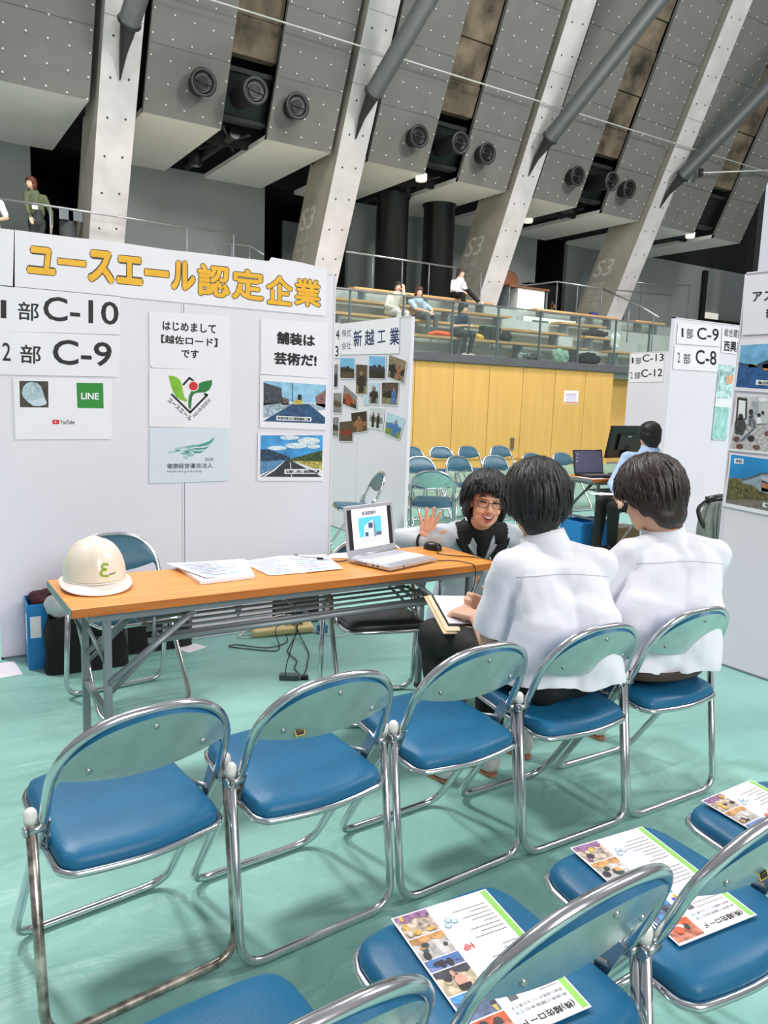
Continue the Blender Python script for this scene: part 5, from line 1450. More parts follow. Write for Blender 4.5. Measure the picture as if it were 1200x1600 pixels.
# box of grey ducting and labels at the foot of the leftmost pillar
gx = atY(118, 345, 17.4)
dd = thing('wall_duct', 'grey curved duct with three small labels left of the first pillar', 'duct', (gx.x, 17.6, 3.82))
b = MB(); b.tube(spline([(-.1, 0, .9), (-.1, 0, .55), (.1, 0, .25), (.6, 0, .15)], 8), .17, m_band, 16); b.build('pipe', dd)
for i in range(3): b = MB(); b.box((-.22+.27*i, -.2, 1.02+.0*i), (.18, .02, .24), m_grey); b.build('label_plate', dd)
# ================================================================== PEOPLE
m_skin = mat('skin', (232, 184, 156), .5, var=.03, scale=20)
m_skin2 = mat('skin_warm', (240, 180, 148), .5, var=.04, scale=20)
m_hair = mat('black_hair', (20, 18, 19), .50, var=.25, scale=30, stretch=(6, 6, .8))
m_hairb = mat('brown_hair', (46, 31, 27), .46, var=.3, scale=30, stretch=(6, 6, .8))
m_shirt = mat('white_shirt', (232, 232, 240), .75, var=.012, bump=.08, bscale=30)
m_trou = mat('black_trousers', (20, 21, 23), .75, var=.08, bump=.1, bscale=50)
m_trou2 = mat('charcoal_trousers', (52, 58, 60), .75, var=.08, bump=.1, bscale=50)
m_shoe = mat('white_shoe', (216, 212, 208), .6, var=.03)
m_sole = mat('gum_sole', (190, 128, 96), .6, var=.04)
m_lip = mat('lip', (196, 92, 84), .45, var=0); m_teeth = mat('teeth', (240, 232, 224), .3, var=0); m_brow = mat('brow', (40, 30, 28), .7, var=0)
m_eyew = mat('eye_white', (236, 232, 230), .3, var=0); m_iris = mat('iris', (34, 22, 18), .2, var=0)
m_jack = mat('grey_jacket', (194, 202, 210), .6, var=.02, bump=.06, bscale=40); m_jackd = mat('jacket_dark', (140, 150, 154), .6, var=.03)

from mathutils.bvhtree import BVHTree
m_seam = mat('shirt_seam', (176, 178, 192), .8, var=0)
def headM(c, az, pitch=0, roll=0, s=1.0):
    return Matrix.Translation(V(c)) @ Matrix.Rotation(-R_(az), 4, 'Z') @ Matrix.Rotation(R_(pitch), 4, 'X') @ Matrix.Rotation(R_(roll), 4, 'Y') @ Matrix.Scale(s, 4)
def tc(Mx, a, b, ra, rb, tg):
    s = Mx.to_scale().x; return ('c', Mx @ V(a), Mx @ V(b), ra*s, rb*s, tg)
def te(Mx, c, rad, tg, r=None):
    s = Mx.to_scale().x; R3 = Mx.to_3x3().normalized()
    if r is not None: R3 = R3 @ r
    return ('e', Mx @ V(c), tuple(x*s for x in rad), R3, tg)
def head_prims(M_, tg='skin', cheeks=False):
    P = [te(M_, (0, -.008, .022), (.073, .092, .098), tg), te(M_, (0, .030, -.042), (.060, .060, .074), tg), te(M_, (0, .058, -.088), (.030, .028, .026), tg),
         tc(M_, (0, .080, .002), (0, .101, -.034), .009, .0125, tg), te(M_, (.010, .094, -.038), (.008, .009, .007), tg), te(M_, (-.010, .094, -.038), (.008, .009, .007), tg),
         te(M_, (.076, -.004, -.018), (.011, .020, .030), tg, rot(0, 0, 14)), te(M_, (-.076, -.004, -.018), (.011, .020, .030), tg, rot(0, 0, -14)),
         tc(M_, (0, -.025, -.05), (0, -.028, -.085), .052, .052, tg), te(M_, (0, .078, .022), (.045, .014, .010), tg), te(M_, (0, .080, -.068), (.026, .014, .018), tg)]
    if cheeks: P += [te(M_, (.036, .064, -.036), (.022, .022, .020), tg), te(M_, (-.036, .064, -.036), (.022, .022, .020), tg)]
    return P
def hand_prims(w, up, thumb, palm, s=1.0, curl=0.0, spread=1.0, tg='skin', thumb_out=45, curls=None):
    """w wrist, up towards the fingers, thumb the side of the thumb, palm the way the palm looks"""
    w = V(w); up = V(up).normalized(); palm = V(palm).normalized(); palm = (palm-up*up.dot(palm)).normalized()
    th = V(thumb); th = (th-up*up.dot(th)-palm*palm.dot(th)).normalized()
    P = []
    P_ = lambda x, y, z: w + (th*x + up*y + palm*z)*s
    kx = [.030, .0095, -.0105, -.029]; ky = [.086, .090, .086, .077]; ln = [(.040, .024, .018), (.043, .027, .019), (.040, .025, .018), (.031, .019, .016)]
    for i in range(4): P.append(('c', P_(kx[i]*.6, .012, 0), P_(kx[i], ky[i], 0), .0145*s, .0105*s, tg))
    P.append(('c', P_(.012, .03, .004), P_(-.02, .035, .004), .015*s, .014*s, tg))
    an = [7, 0, -8, -20]
    for i in range(4):
        a = R_(an[i]*spread); c = (curls[i] if curls else curl)
        d = th*math.sin(a)+up*math.cos(a); p = P_(kx[i], ky[i], 0); ang = c*.8
        r = .0102 if i < 3 else .009
        for k, L_ in enumerate(ln[i]):
            dd = d*math.cos(ang)+palm*math.sin(ang); q = p+dd*L_*s
            P.append(('c', p, q, (r-.0006*k)*s, (r-.0006*(k+1))*s, tg)); p = q; ang += c
    a = R_(thumb_out); d = (th*math.sin(a)+up*math.cos(a)); p = P_(.022, .022, .004)
    for k, (L_, r) in enumerate(((.040, .0135), (.030, .0105), (.024, .0092))):
        dd = (d+palm*(.15+curl*.35*(k+1))).normalized(); q = p+dd*L_*s; P.append(('c', p, q, r*s, (r-.0012)*s, tg)); p = q; d = (d+up*.12).normalized()
    return P
def hair_mesh(M_, prims, m, locks, hc=(0, -.012, .022), hr=(.106, .122, .124), crown=(0, -.035), seed=3, reach=None, rad=.0055, name='hair', voxel=.008, fringe=.035):
    Mi = M_.inverted()
    me = blob(prims, voxel, 3, m, name, nz=.0022*M_.to_scale().x, fq=26, seed=seed, clip=lambda c: (lambda q: q.y > .025 and abs(q.x) < .072 and q.z < fringe + .25*q.x)(Mi @ c))
    mb = MB(); r = random.Random(seed); s = M_.to_scale().x
    for i in range(locks):
        ph = 2*PI*(i+r.random())/locks*1.0
        th1 = reach(ph) + r.uniform(-.16, .12); th0 = r.uniform(0.05, .9)*min(1, th1*.6)
        if th0 > th1-.35: th0 = max(.02, th1-.5)
        tw = r.uniform(-.35, .35)+.25; off = r.uniform(-.004, .007)
        pts = []; R2 = []
        n = 8
        for k in range(n):
            t = k/(n-1); th = th0+(th1-th0)*t; p2 = ph+tw*(1-t)*(1-th0)
            o = off + .004*math.sin(6*t+i) + (.010*t*t*r.uniform(-.2, 1.0))
            d = V((math.sin(th)*math.sin(p2), math.sin(th)*math.cos(p2), math.cos(th)))
            q = V((hc[0]+crown[0]*(1-t)**2*0+d.x*(hr[0]+o), hc[1]+d.y*(hr[1]+o), hc[2]+d.z*(hr[2]+o)))
            pts.append(M_ @ q); w_ = rad*s*(.35+1.3*math.sin(PI*min(1, .12+.78*t)))*(1 if t < .8 else (1-t)/.2*.9+.12)
            R2.append((max(.0008, w_), max(.0006, w_*.40)))
        flat = (M_.to_3x3() @ V((math.cos(ph), -math.sin(ph), 0)))
        mb.tube(pts, R2, m, 6, flat=flat)
    me2 = mb.mesh(name, True)
    bm = bmesh.new(); bm.from_mesh(me); bm.from_mesh(me2); bm.to_mesh(me); bm.free(); bpy.data.meshes.remove(me2)
    for p in me.polygons: p.use_smooth = True
    return me
def std_hair(M_, tg='h'):
    return [te(M_, (0, -.014, .046), (.098, .112, .090), tg), te(M_, (0, -.056, -.008), (.092, .074, .100), tg), te(M_, (0, -.074, -.075), (.060, .040, .050), tg),
            te(M_, (.076, -.018, .004), (.024, .055, .055), tg), te(M_, (-.076, -.018, .004), (.024, .055, .055), tg), te(M_, (0, .070, .062), (.072, .034, .036), tg)]
def person(name, label, loc, cat='person', group=None):
    return thing(name, label, cat, loc, 0, group)
def part(root, name, me): return link(name, me, root, -V(root.location))
def face(root, M_, smile=False, eyes=True, glasses=False):
    s = M_.to_scale().x
    for sx in (-1, 1):
        if eyes and not smile:
            b = MB(); b.ell(M_ @ V((sx*.031, .079, .002)), (.0125*s, .006*s, .0065*s), m_eyew, M_.to_3x3().normalized(), 12, 8); b.ell(M_ @ V((sx*.031, .0845, .002)), (.0055*s, .002*s, .0055*s), m_iris, M_.to_3x3().normalized(), 12, 8); part(root, 'eye', b.mesh('eye', True))
        elif eyes:
            b = MB(); pts = [M_ @ V((sx*(.031+.0175*(t-.5)*2), .0835-.010*((t-.5)*2)**2*(1.0 if (t-.5)*1 > 0 else .35), .000+.0045*(1-((t-.5)*2)**2))) for t in [i/8 for i in range(9)]]
            b.tube(pts, [.0016*s]+[.0036*s]*7+[.0016*s], m_iris, 8); part(root, 'eye', b.mesh('eye', True))
        b = MB(); pts = [M_ @ V((sx*(.014+.036*t), .087-.016*t**2, .021+.008*math.sin(PI*t*.8))) for t in [i/6 for i in range(7)]]
        b.tube(pts, [.0028*s*(1-.5*abs(t-.4)) for t in [i/6 for i in range(7)]], m_brow, 6); part(root, 'eyebrow', b.mesh('eyebrow', True))
    if smile:
        b = MB()
        up = [V((.031*t, .0965-.020*t*t, -.058+.010*t*t)) for t in [-1+i/6 for i in range(13)]]
        lo = [V((.031*t, .0960-.020*t*t, -.058+.010*t*t-.024*(1-t*t))) for t in [-1+i/6 for i in range(13)]]
        b.add([M_ @ p for p in up]+[M_ @ p for p in lo], [(i, i+1, 14+i, 13+i) for i in range(12)], mat('mouth_dark', (120, 44, 44), .5, var=0))
        o = part(root, 'mouth', b.mesh('mouth', True))
        b = MB(); te_ = [V((.029*t, .0968-.020*t*t, -.0585+.009*t*t-.010*(1-t*t))) for t in [-1+i/6 for i in range(13)]]
        b.add([M_ @ (p*1.0+V((0, .001, 0))) for p in up]+[M_ @ (p+V((0, .001, 0))) for p in te_], [(i, i+1, 14+i, 13+i) for i in range(12)], m_teeth); tt = link('teeth', b.mesh('teeth', True), o)
        b = MB(); b.tube([M_ @ (p+V((0, .0015, .001))) for p in up], [(.0015+.002*(1-abs(-1+i/6)))*s for i in range(13)], m_lip, 8); b.tube([M_ @ (p+V((0, .0015, -.001))) for p in lo], [(.0015+.003*(1-abs(-1+i/6)))*s for i in range(13)], m_lip, 8); link('lips', b.mesh('lips', True), o)
    else:
        b = MB(); b.tube([M_ @ V((.022*t, .0945-.018*t*t, -.066)) for t in [-1+i/4 for i in range(9)]], [(.001+.0035*(1-abs(-1+i/4)))*s for i in range(9)], m_lip, 8); part(root, 'mouth', b.mesh('mouth', True))
    if glasses:
        b = MB(); m_gl = mat('glasses_frame', (70, 34, 32), .3, .3, var=0)
        for sx in (-1, 1):
            ring = [M_ @ V((sx*.033+.0235*math.copysign(abs(math.cos(a))**.7, math.cos(a)), .103-.010*(abs(sx*.033+.0235*math.cos(a))/.056)**2, -.003+.0185*math.copysign(abs(math.sin(a))**.75, math.sin(a)))) for a in [2*PI*i/28 for i in range(28)]]
            b.tube(ring, .0014*s, m_gl, 8, closed=True)
            b.tube([M_ @ V((sx*.056, .093, .004)), M_ @ V((sx*.076, .06, .004)), M_ @ V((sx*.080, -.01, .0))], .0013*s, m_gl, 6)
        b.tube([M_ @ V((x, .103+.003*(1-(x/.01)**2), .001)) for x in (-.010, -.005, 0, .005, .010)], .0013*s, m_gl, 6)
        part(root, 'glasses', b.mesh('glasses', True))
def shoe(root, heel, az, name='shoe', m=None, sole=None, L_=.27):
    h = V(heel); Mx = Matrix.Translation(h) @ Matrix.Rotation(-R_(az), 4, 'Z')
    pr = [tc(Mx, (0, .04, .05), (0, .16, .040), .042, .040, 's'), tc(Mx, (0, .16, .038), (0, .235, .032), .041, .030, 's'), tc(Mx, (0, .045, .06), (0, .05, .10), .040, .043, 's')]
    me = blob(pr, .008, 2, m or m_shoe, 'shoe', clip=lambda c: c.z < .012+h.z)
    o = part(root, name, me)
    b = MB(); out = []
    for i in range(24):
        a = 2*PI*i/24; y = .135+.132*math.sin(a); w = .037+.004*math.sin(a); out.append(Mx @ V((w*math.copysign(abs(math.cos(a))**.6, math.cos(a)), y, .002)))
    b.prism(out, (0, 0, .011), sole or m_sole); link('sole', b.mesh('sole', True), o)
    return o
def ring_at(c, rx, ry, az, tilt=0, n=40, wob=0):
    R3 = Matrix.Rotation(-R_(az), 3, 'Z') @ Matrix.Rotation(R_(tilt), 3, 'X')
    return [V(c)+R3 @ V((rx*math.cos(2*PI*i/n), ry*math.sin(2*PI*i/n), 0)) for i in range(n)]

# ------------------------------------------------------------------ boy with the clipboard
def seated_boy(label, base, head, haz, hpitch, hs, hips, waist, chest, neck, taz, shw, armL, armR, kneeL, kneeR, heelL, heelR, hairm, reach, seed, locks, handL, handR, wide=1.0, hroll=0, hair_extra=None, hem=.03):
    t = person('person', label, base)
    Mh = headM(head, haz, hpitch, hroll, hs)
    ax = V((math.cos(R_(taz)), -math.sin(R_(taz)), 0))      # to the figure's right
    fw = V((math.sin(R_(taz)), math.cos(R_(taz)), 0))
    hips, waist, chest, neck = V(hips), V(waist), V(chest), V(neck)
    sL = chest - ax*shw + V((0, 0, .075)); sR = chest + ax*shw + V((0, 0, .075))
    body = head_prims(Mh)
    body += [('c', neck-V((0, 0, .03)), Mh @ V((0, -.03, -.07)), .058, .054, 'skin'),
             ('c', chest, waist, .11, .10, 'skin'), ('c', waist, hips, .09, .085, 'skin'), ('c', sL, sR, .045, .045, 'skin'), ('c', chest+V((0, 0, .05)), neck, .07, .055, 'skin')]
    for s_, arm, hd in ((sL, armL, handL), (sR, armR, handR)):
        e, w = V(arm[0]), V(arm[1])
        body += [('c', s_, e, .046, .040, 'skin'), ('c', e, w, .040, .027, 'skin')] + hand_prims(w, *hd)
    for sx, kn, hl in ((-1, kneeL, heelL), (1, kneeR, heelR)):
        hp = hips + V((.08*sx, .03, -.01)); hl = V(hl)
        body += [('c', hp, V(kn), .065, .052, 'skin'), ('c', V(kn), hl+V((0, .05, .08)), .05, .04, 'skin')]
    part(t, 'body', blob(body, .0055, 2, m_skin, 'body'))
    # shirt
    sp = [('c', chest+V((0, 0, .005))-ax*.060*wide, waist-ax*.060*wide, .120*wide, .122*wide, 's'), ('c', chest+V((0, 0, .005))+ax*.060*wide, waist+ax*.060*wide, .120*wide, .122*wide, 's'),
          ('c', waist-ax*.065*wide, hips+V((0, -.012, -.05))-ax*.080*wide, .124*wide, .136*wide, 's'), ('c', waist+ax*.065*wide, hips+V((0, -.012, -.05))+ax*.080*wide, .124*wide, .136*wide, 's'),
          ('c', sL+ax*.01-V((0, 0, .02)), sR-ax*.01-V((0, 0, .02)), .070, .070, 's'), ('c', chest+V((0, 0, .03)), neck-V((0, 0, .02)), .115, .070, 's'),
          ('c', sL+ax*.02-V((0, 0, .005)), neck-V((0, 0, .022)), .064, .062, 's'), ('c', sR-ax*.02-V((0, 0, .005)), neck-V((0, 0, .022)), .064, .062, 's')]
    slv = []
    for s_, arm in ((sL, armL), (sR, armR)):
        e = V(arm[0]); sp += [('c', s_+V((0, 0, -.006)), e, .064, .076, 's')]; slv.append((s_, (e-s_).normalized(), (e-s_).length))
    zh = hips.z - hem
    def clip(c):
        if c.z < zh+.006*math.sin(c.x*30): return True
        for s0, d, L_ in slv:
            q = c-s0; k = q.dot(d)
            if k > L_*.86 and (q-d*k).length < .125 and (c-(hips+(chest-hips)*max(0, min(1, (c.z-hips.z)/(chest.z-hips.z))))).length > .19: return True
        return False
    def fold(q):
        k = max(0, min(1, (chest.z+.10-q.z)/.35))
        w = noise.noise(q*5)
        a = math.sin((q.z*1.0+q.x*.45-q.y*.35)*52 + 4.0*w)*max(0, noise.noise(q*4+V((seed, 3, 1)))+.30)*(.25+.75*k)
        b_ = math.sin((q.x*.9-q.z*.7+q.y*.3)*44 + 5.0*noise.noise(q*4+V((9, seed, 2))))*max(0, noise.noise(q*3.4+V((1, seed, 8)))+.12)
        return .0095*a*abs(a)**.2 + .0065*b_
    me = blob(sp, .0075, 4, m_shirt, 'shirt', nz=.005, fq=7, seed=seed, fold=fold, clip=clip)
    so = part(t, 'shirt', me)
    bv = BVHTree.FromPolygons([v.co.copy() for v in me.vertices], [tuple(p.vertices) for p in me.polygons])
    def seam(pts, nm):
        out = []
        for p in pts:
            h_ = bv.ray_cast(p-fw*.5, fw)
            if h_[0] is not None: out.append(h_[0]-fw*.0008)
        if len(out) > 3: b = MB(); b.tube(out, .0011, m_seam, 6); link(nm, b.mesh(nm, True), so)
    seam([chest+ax*(shw*1.02*k/20)+V((0, 0, .070-.020*(k/20)**2)) for k in range(-20, 21)], 'yoke_seam')
    cd = (Mh @ V((0, -.03, -.07)) - neck).normalized()
    b = MB(); b.lathe([(.100, -.050), (.088, -.012), (.078, .024), (.074, .044), (.068, .043), (.072, .0), (.08, -.04)], neck+fw*.004, m_shirt, 28, (cd+V((0, 0, .5))).normalized()); part(t, 'collar', b.mesh('collar', True))
    # trousers
    tp = [('c', hips-V((.075, .0, .02)), hips+V((.075, .0, -.02)), .095*wide, .095*wide, 't')]
    for sx, kn, hl in ((-1, kneeL, heelL), (1, kneeR, heelR)):
        hp = hips + V((.085*sx, .03, -.0)); hl = V(hl)
        tp += [('c', hp-V((0, 0, .02)), V(kn), .082, .072, 't'), ('c', V(kn), hl+V((0, .045, .150)), .066, .052, 't')]
    part(t, 'trousers', blob(tp, .011, 3, m_trou, 'trousers', nz=.008, fq=9, seed=seed, clip=lambda c: False))
    for hl, az in ((heelL, -4), (heelR, 6)): shoe(t, hl, az)
    hp = std_hair(Mh) + (hair_extra(Mh) if hair_extra else [])
    part(t, 'hair', hair_mesh(Mh, hp, hairm, locks, seed=seed, reach=reach))
    face(t, Mh)
    return t, Mh
def reachA(ph):   # 0 = front
    c = math.cos(ph); return 1.95-.55*max(0, c)+.60*max(0, -c)
tA, MhA = seated_boy('boy with black hair in a white short sleeved shirt holding a clipboard', (1.845, 1.80, 0), (1.885, 1.975, 1.072), 30, -10, 1.03,
    (1.85, 1.775, .548), (1.855, 1.765, .68), (1.868, 1.845, .80), (1.875, 1.905, .935), 22, .158,
    ((1.705, 1.965, .600), (1.775, 2.125, .635)), ((2.10, 2.0, .64), (1.92, 2.20, .625)),
    (1.70, 2.27, .53), (1.98, 2.28, .53), (1.70, 2.13, 0), (1.875, 2.09, 0), m_hair, reachA, 11, 1100,
    ((-.22, .93, .05), (.9, .2, .15), (.15, -.05, -1), 1.05, .75, .6), ((-.75, .45, .25), (.2, .3, .9), (-.4, -.8, .1), 1.0, .85, .5))
def reachB(ph):
    c = math.cos(ph); return 1.85-.35*max(0, c)+.85*max(0, -c)
tB, MhB = seated_boy('boy with brown hair in a white shirt, right end of the front row', (2.315, 1.80, 0), (2.395, 1.905, 1.080), 2, -20, 1.06,
    (2.325, 1.765, .548), (2.36, 1.755, .68), (2.415, 1.80, .805), (2.42, 1.845, .93), 24, .165,
    ((2.18, 1.98, .66), (2.26, 2.20, .60)), ((2.66, 1.92, .64), (2.50, 2.15, .60)),
    (2.19, 2.27, .53), (2.50, 2.27, .53), (2.10, 2.14, 0), (2.50, 2.12, 0), m_hairb, reachB, 23, 1100,
    ((.3, .9, .0), (.8, -.2, .5), (.0, -.1, -1), 1.0, .5, .6), ((-.3, .9, 0), (-.8, -.2, .5), (0, 0, -1), 1.0, .5, .6), wide=1.06, hem=.052,
    hair_extra=lambda M_: [te(M_, (0, -.070, -.070), (.080, .040, .062), 'h'), te(M_, (.082, -.03, -.03), (.020, .045, .06), 'h'), te(M_, (-.082, -.045, -.02), (.020, .040, .06), 'h'), te(M_, (0, .086, .035), (.070, .026, .045), 'h')])
b = MB(); b.tube(ring_at((2.325, 1.755, .487), .200, .128, 2, 0), [(.003, .017)]*40, mat('belt_brown', (58, 40, 32), .5, var=.05), 8, closed=True, flat=(1, 0, 0)); part(tB, 'belt', b.mesh('belt', True))
# clipboard, papers and pen on the lap
cl = thing('clipboard', 'clipboard with papers resting on the lap of the black haired boy', 'clipboard', (1.80, 2.235, .612), R_(-22))
b = MB(); rr = rot(9, 2, 0); b.box((0, 0, 0), (.235, .325, .005), mat('board_tan', (224, 198, 160), .6, var=.03), rr); b.build('board', cl, bevel=.001)
b = MB(); b.box((.004, .0, .006), (.22, .31, .005), mat('folder_cream', (232, 212, 180), .7, var=.02), rr); b.box((.01, .015, .011), (.20, .27, .004), m_blackp, rr); b.build('folder', cl)
b = MB(); b.box((.012, .02, .0145), (.19, .25, .002), m_paper, rr); b.build('paper', cl)
b = MB(); a = V((1.875, 2.235, .66)); b.tube([a, a+V((.05, -.03, .075))], [.0035, .005], m_blackp, 8); b.tube([a-V((.006, -.004, .010)), a], [.001, .0035], m_steel, 8); tag(b.build('pen'), 'black pen in the hand of the boy with the clipboard', 'pen')

# ------------------------------------------------------------------ crouching woman
W0 = V((2.52, 3.08, 0))
tw = person('person', 'smiling woman with glasses in a grey and black jacket, palm raised over the table', W0)
Mw = headM((2.440, 2.90, .925), 207, 3, -6, 1.06)
fz = V((math.sin(R_(203)), math.cos(R_(203)), 0)); rx_ = V((fz.y, -fz.x, 0))     # her right
neckw = V((2.485, 2.985, .80)); chestw = V((2.515, 3.05, .66)); waistw = V((2.55, 3.12, .46)); hipw = V((2.56, 3.17, .27))
sRw = neckw + rx_*.17 + V((.01, .02, -.055)); sLw = neckw - rx_*.17 + V((.01, .02, -.055))
eRw, wRw = V((2.175, 3.235, .70)), V((2.228, 3.105, .708)); eLw, wLw = V((2.72, 2.86, .56)), V((2.52, 2.74, .50))
camd = V((-.60, -.80, .12)).normalized(); imr = V((.80, -.60, 0))
body = head_prims(Mw, cheeks=True) + [('c', neckw, Mw @ V((0, -.03, -.07)), .052, .050, 'skin'), ('c', neckw, chestw, .05, .10, 'skin'), ('c', chestw, waistw, .10, .09, 'skin'), ('c', waistw, hipw, .10, .12, 'skin'),
        ('c', sRw, sLw, .04, .04, 'skin'), ('c', sRw, eRw, .04, .034, 'skin'), ('c', eRw, wRw, .034, .025, 'skin'), ('c', sLw, eLw, .04, .034, 'skin'), ('c', eLw, wLw, .034, .025, 'skin')]
body += hand_prims(wRw, V((.16, -.12, .98)), imr, camd+V((0, 0, .15)), 1.0, .10, 1.35, thumb_out=52)
body += hand_prims(wLw, V((-.6, -.5, 0)), V((0, 0, 1)), V((-.5, .6, 0)), .95, .4, .5)
for sx in (-1, 1):
    k = hipw - rx_*0 + fz*.36 + rx_*.10*sx + V((0, 0, -.17)); a = hipw + rx_*.10*sx + V((0, .10, -.20))
    body += [('c', hipw+rx_*.09*sx, k, .08, .06, 'skin'), ('c', k, a, .055, .04, 'skin')]
part(tw, 'body', blob(body, .0045, 2, m_skin2, 'body'))
jp = []
for sx in (-1, 1):
    jp += [('c', chestw+rx_*.075*sx+V((0, 0, .03)), waistw+rx_*.07*sx, .118, .115, 'g'), ('c', waistw+rx_*.07*sx, hipw+rx_*.08*sx-V((0, 0, .03)), .118, .13, 'g')]
jp += [*[q for sg, sh_ in ((1, sRw), (-1, sLw)) for q in (('c', neckw+rx_*.055*sg-V((0, 0, .045)), (neckw+rx_*.06*sg-V((0, 0, .045))).lerp(sh_-V((0, 0, .015)), .40), .066, .067, 'b'), ('c', (neckw+rx_*.06*sg-V((0, 0, .045))).lerp(sh_-V((0, 0, .015)), .45), sh_-V((0, 0, .015)), .066, .066, 'g'))],
       ('c', sRw+rx_*.022-V((0, 0, .02)), eRw, .070, .058, 'g'), ('c', eRw, eRw.lerp(wRw, .88), .058, .040, 'g'), ('c', sLw-rx_*.022-V((0, 0, .02)), eLw, .070, .058, 'g'), ('c', eLw, eLw.lerp(wLw, .9), .058, .042, 'g'),
       ('c', neckw-V((0, 0, .06)), chestw+V((0, 0, .02)), .085, .12, 'g')]
def foldw(q): return .005*math.sin((q.z+q.x*.5)*60+4*noise.noise(q*5))*max(0, noise.noise(q*5)+.3)
part(tw, 'jacket', blob(jp, .006, 4, {'g': m_jack, 'b': m_blackc}, 'jacket', nz=.004, fq=8, seed=5, fold=foldw))
# open collar, dark shirt in the opening, zip lines, cuff
m_in = [('c', neckw+V((0, 0, .012))+fz*.004, neckw-V((0, 0, .04))+fz*.02, .060, .066, 'i'), ('c', neckw-V((0, 0, .04))+fz*.040, chestw+fz*.112-V((0, 0, .02)), .062, .020, 'i')]
part(tw, 'dark_shirt', blob(m_in, .006, 2, m_blackc, 'dark_shirt', clip=lambda c: c.z > neckw.z+.02))
for sx in (-1, 1):
    b = MB()
    e0 = neckw + rx_*.066*sx + V((0, 0, .020)) - fz*.045; e1 = neckw + rx_*.085*sx + V((0, 0, -.025)) + fz*.035; e2 = chestw + rx_*.078*sx + fz*.128 + V((0, 0, .045)); e3 = chestw + rx_*.022*sx + fz*.142 - V((0, 0, .035))
    pts = spline([e0, e1, e2, e3], 7); vs = []
    for i, p in enumerate(pts):
        t = i/(len(pts)-1); wd = .030+.030*math.sin(PI*min(1, t*1.15)); vs += [p, p + rx_*sx*wd*(1-.3*t) - V((0, 0, .018)) + fz*.006, p + rx_*sx*wd*(1-.3*t) - V((0, 0, .018)) - fz*.006, p - fz*.012]
    fs = []
    for i in range(len(pts)-1):
        for j in range(4): fs.append((i*4+j, i*4+(j+1) % 4, i*4+4+(j+1) % 4, i*4+4+j))
    fs += [(3, 2, 1, 0), tuple((len(pts)-1)*4+j for j in range(4))]
    b.add(vs, fs, m_blackc, True); part(tw, 'collar', b.mesh('collar', True))
    b = MB(); b.tube(spline([chestw+rx_*.095*sx+fz*.125+V((0, 0, .06)), chestw+rx_*.05*sx+fz*.147-V((0, 0, .02)), chestw+rx_*.010*sx+fz*.146-V((0, 0, .075))], 6), (.006, .003), m_ink, 6); part(tw, 'zip', b.mesh('zip', True))
b = MB(); d = (wRw-eRw).normalized(); b.lathe([(.043, 0), (.045, .012), (.034, .010), (.030, -.02)], eRw.lerp(wRw, .86), m_blackc, 20, d); part(tw, 'cuff', b.mesh('cuff', True))
b = MB(); p = chestw+rx_*-.03+fz*.158-V((0, 0, .06)); b.tube([p, p+V((.0, 0, .05))], .004, m_cap, 8); b.tube([p+V((0, 0, .05)), p+V((0, 0, .06))], .003, m_ink, 8); part(tw, 'pocket_pen', b.mesh('pocket_pen', True))
tr_ = []
for sx in (-1, 1):
    k = hipw + fz*.36 + rx_*.10*sx + V((0, 0, -.17)); a = hipw + rx_*.10*sx + V((0, .10, -.20))
    tr_ += [('c', hipw+rx_*.09*sx, k, .105, .080, 't'), ('c', k, a, .074, .055, 't')]
part(tw, 'trousers', blob(tr_, .012, 3, m_jackd, 'trousers', nz=.008, fq=9))
hw_ = [te(Mw, (0, -.014, .046), (.098, .112, .092), 'h'), te(Mw, (0, -.056, -.012), (.096, .074, .104), 'h'), te(Mw, (0, -.07, -.07), (.075, .045, .05), 'h'),
       te(Mw, (.082, -.010, -.014), (.024, .055, .075), 'h'), te(Mw, (-.082, -.010, -.014), (.024, .055, .075), 'h'), te(Mw, (-.030, .070, .078), (.056, .032, .032), 'h', rot(0, 22, 0)), te(Mw, (.040, .068, .080), (.050, .032, .032), 'h', rot(0, -26, 0))]
def reachW(ph): c = math.cos(ph); return 1.95-.62*max(0, c)**.7+.25*max(0, -c)
part(tw, 'hair', hair_mesh(Mw, hw_, m_hair, 1000, seed=31, reach=reachW, rad=.0055))
face(tw, Mw, smile=True, glasses=True)

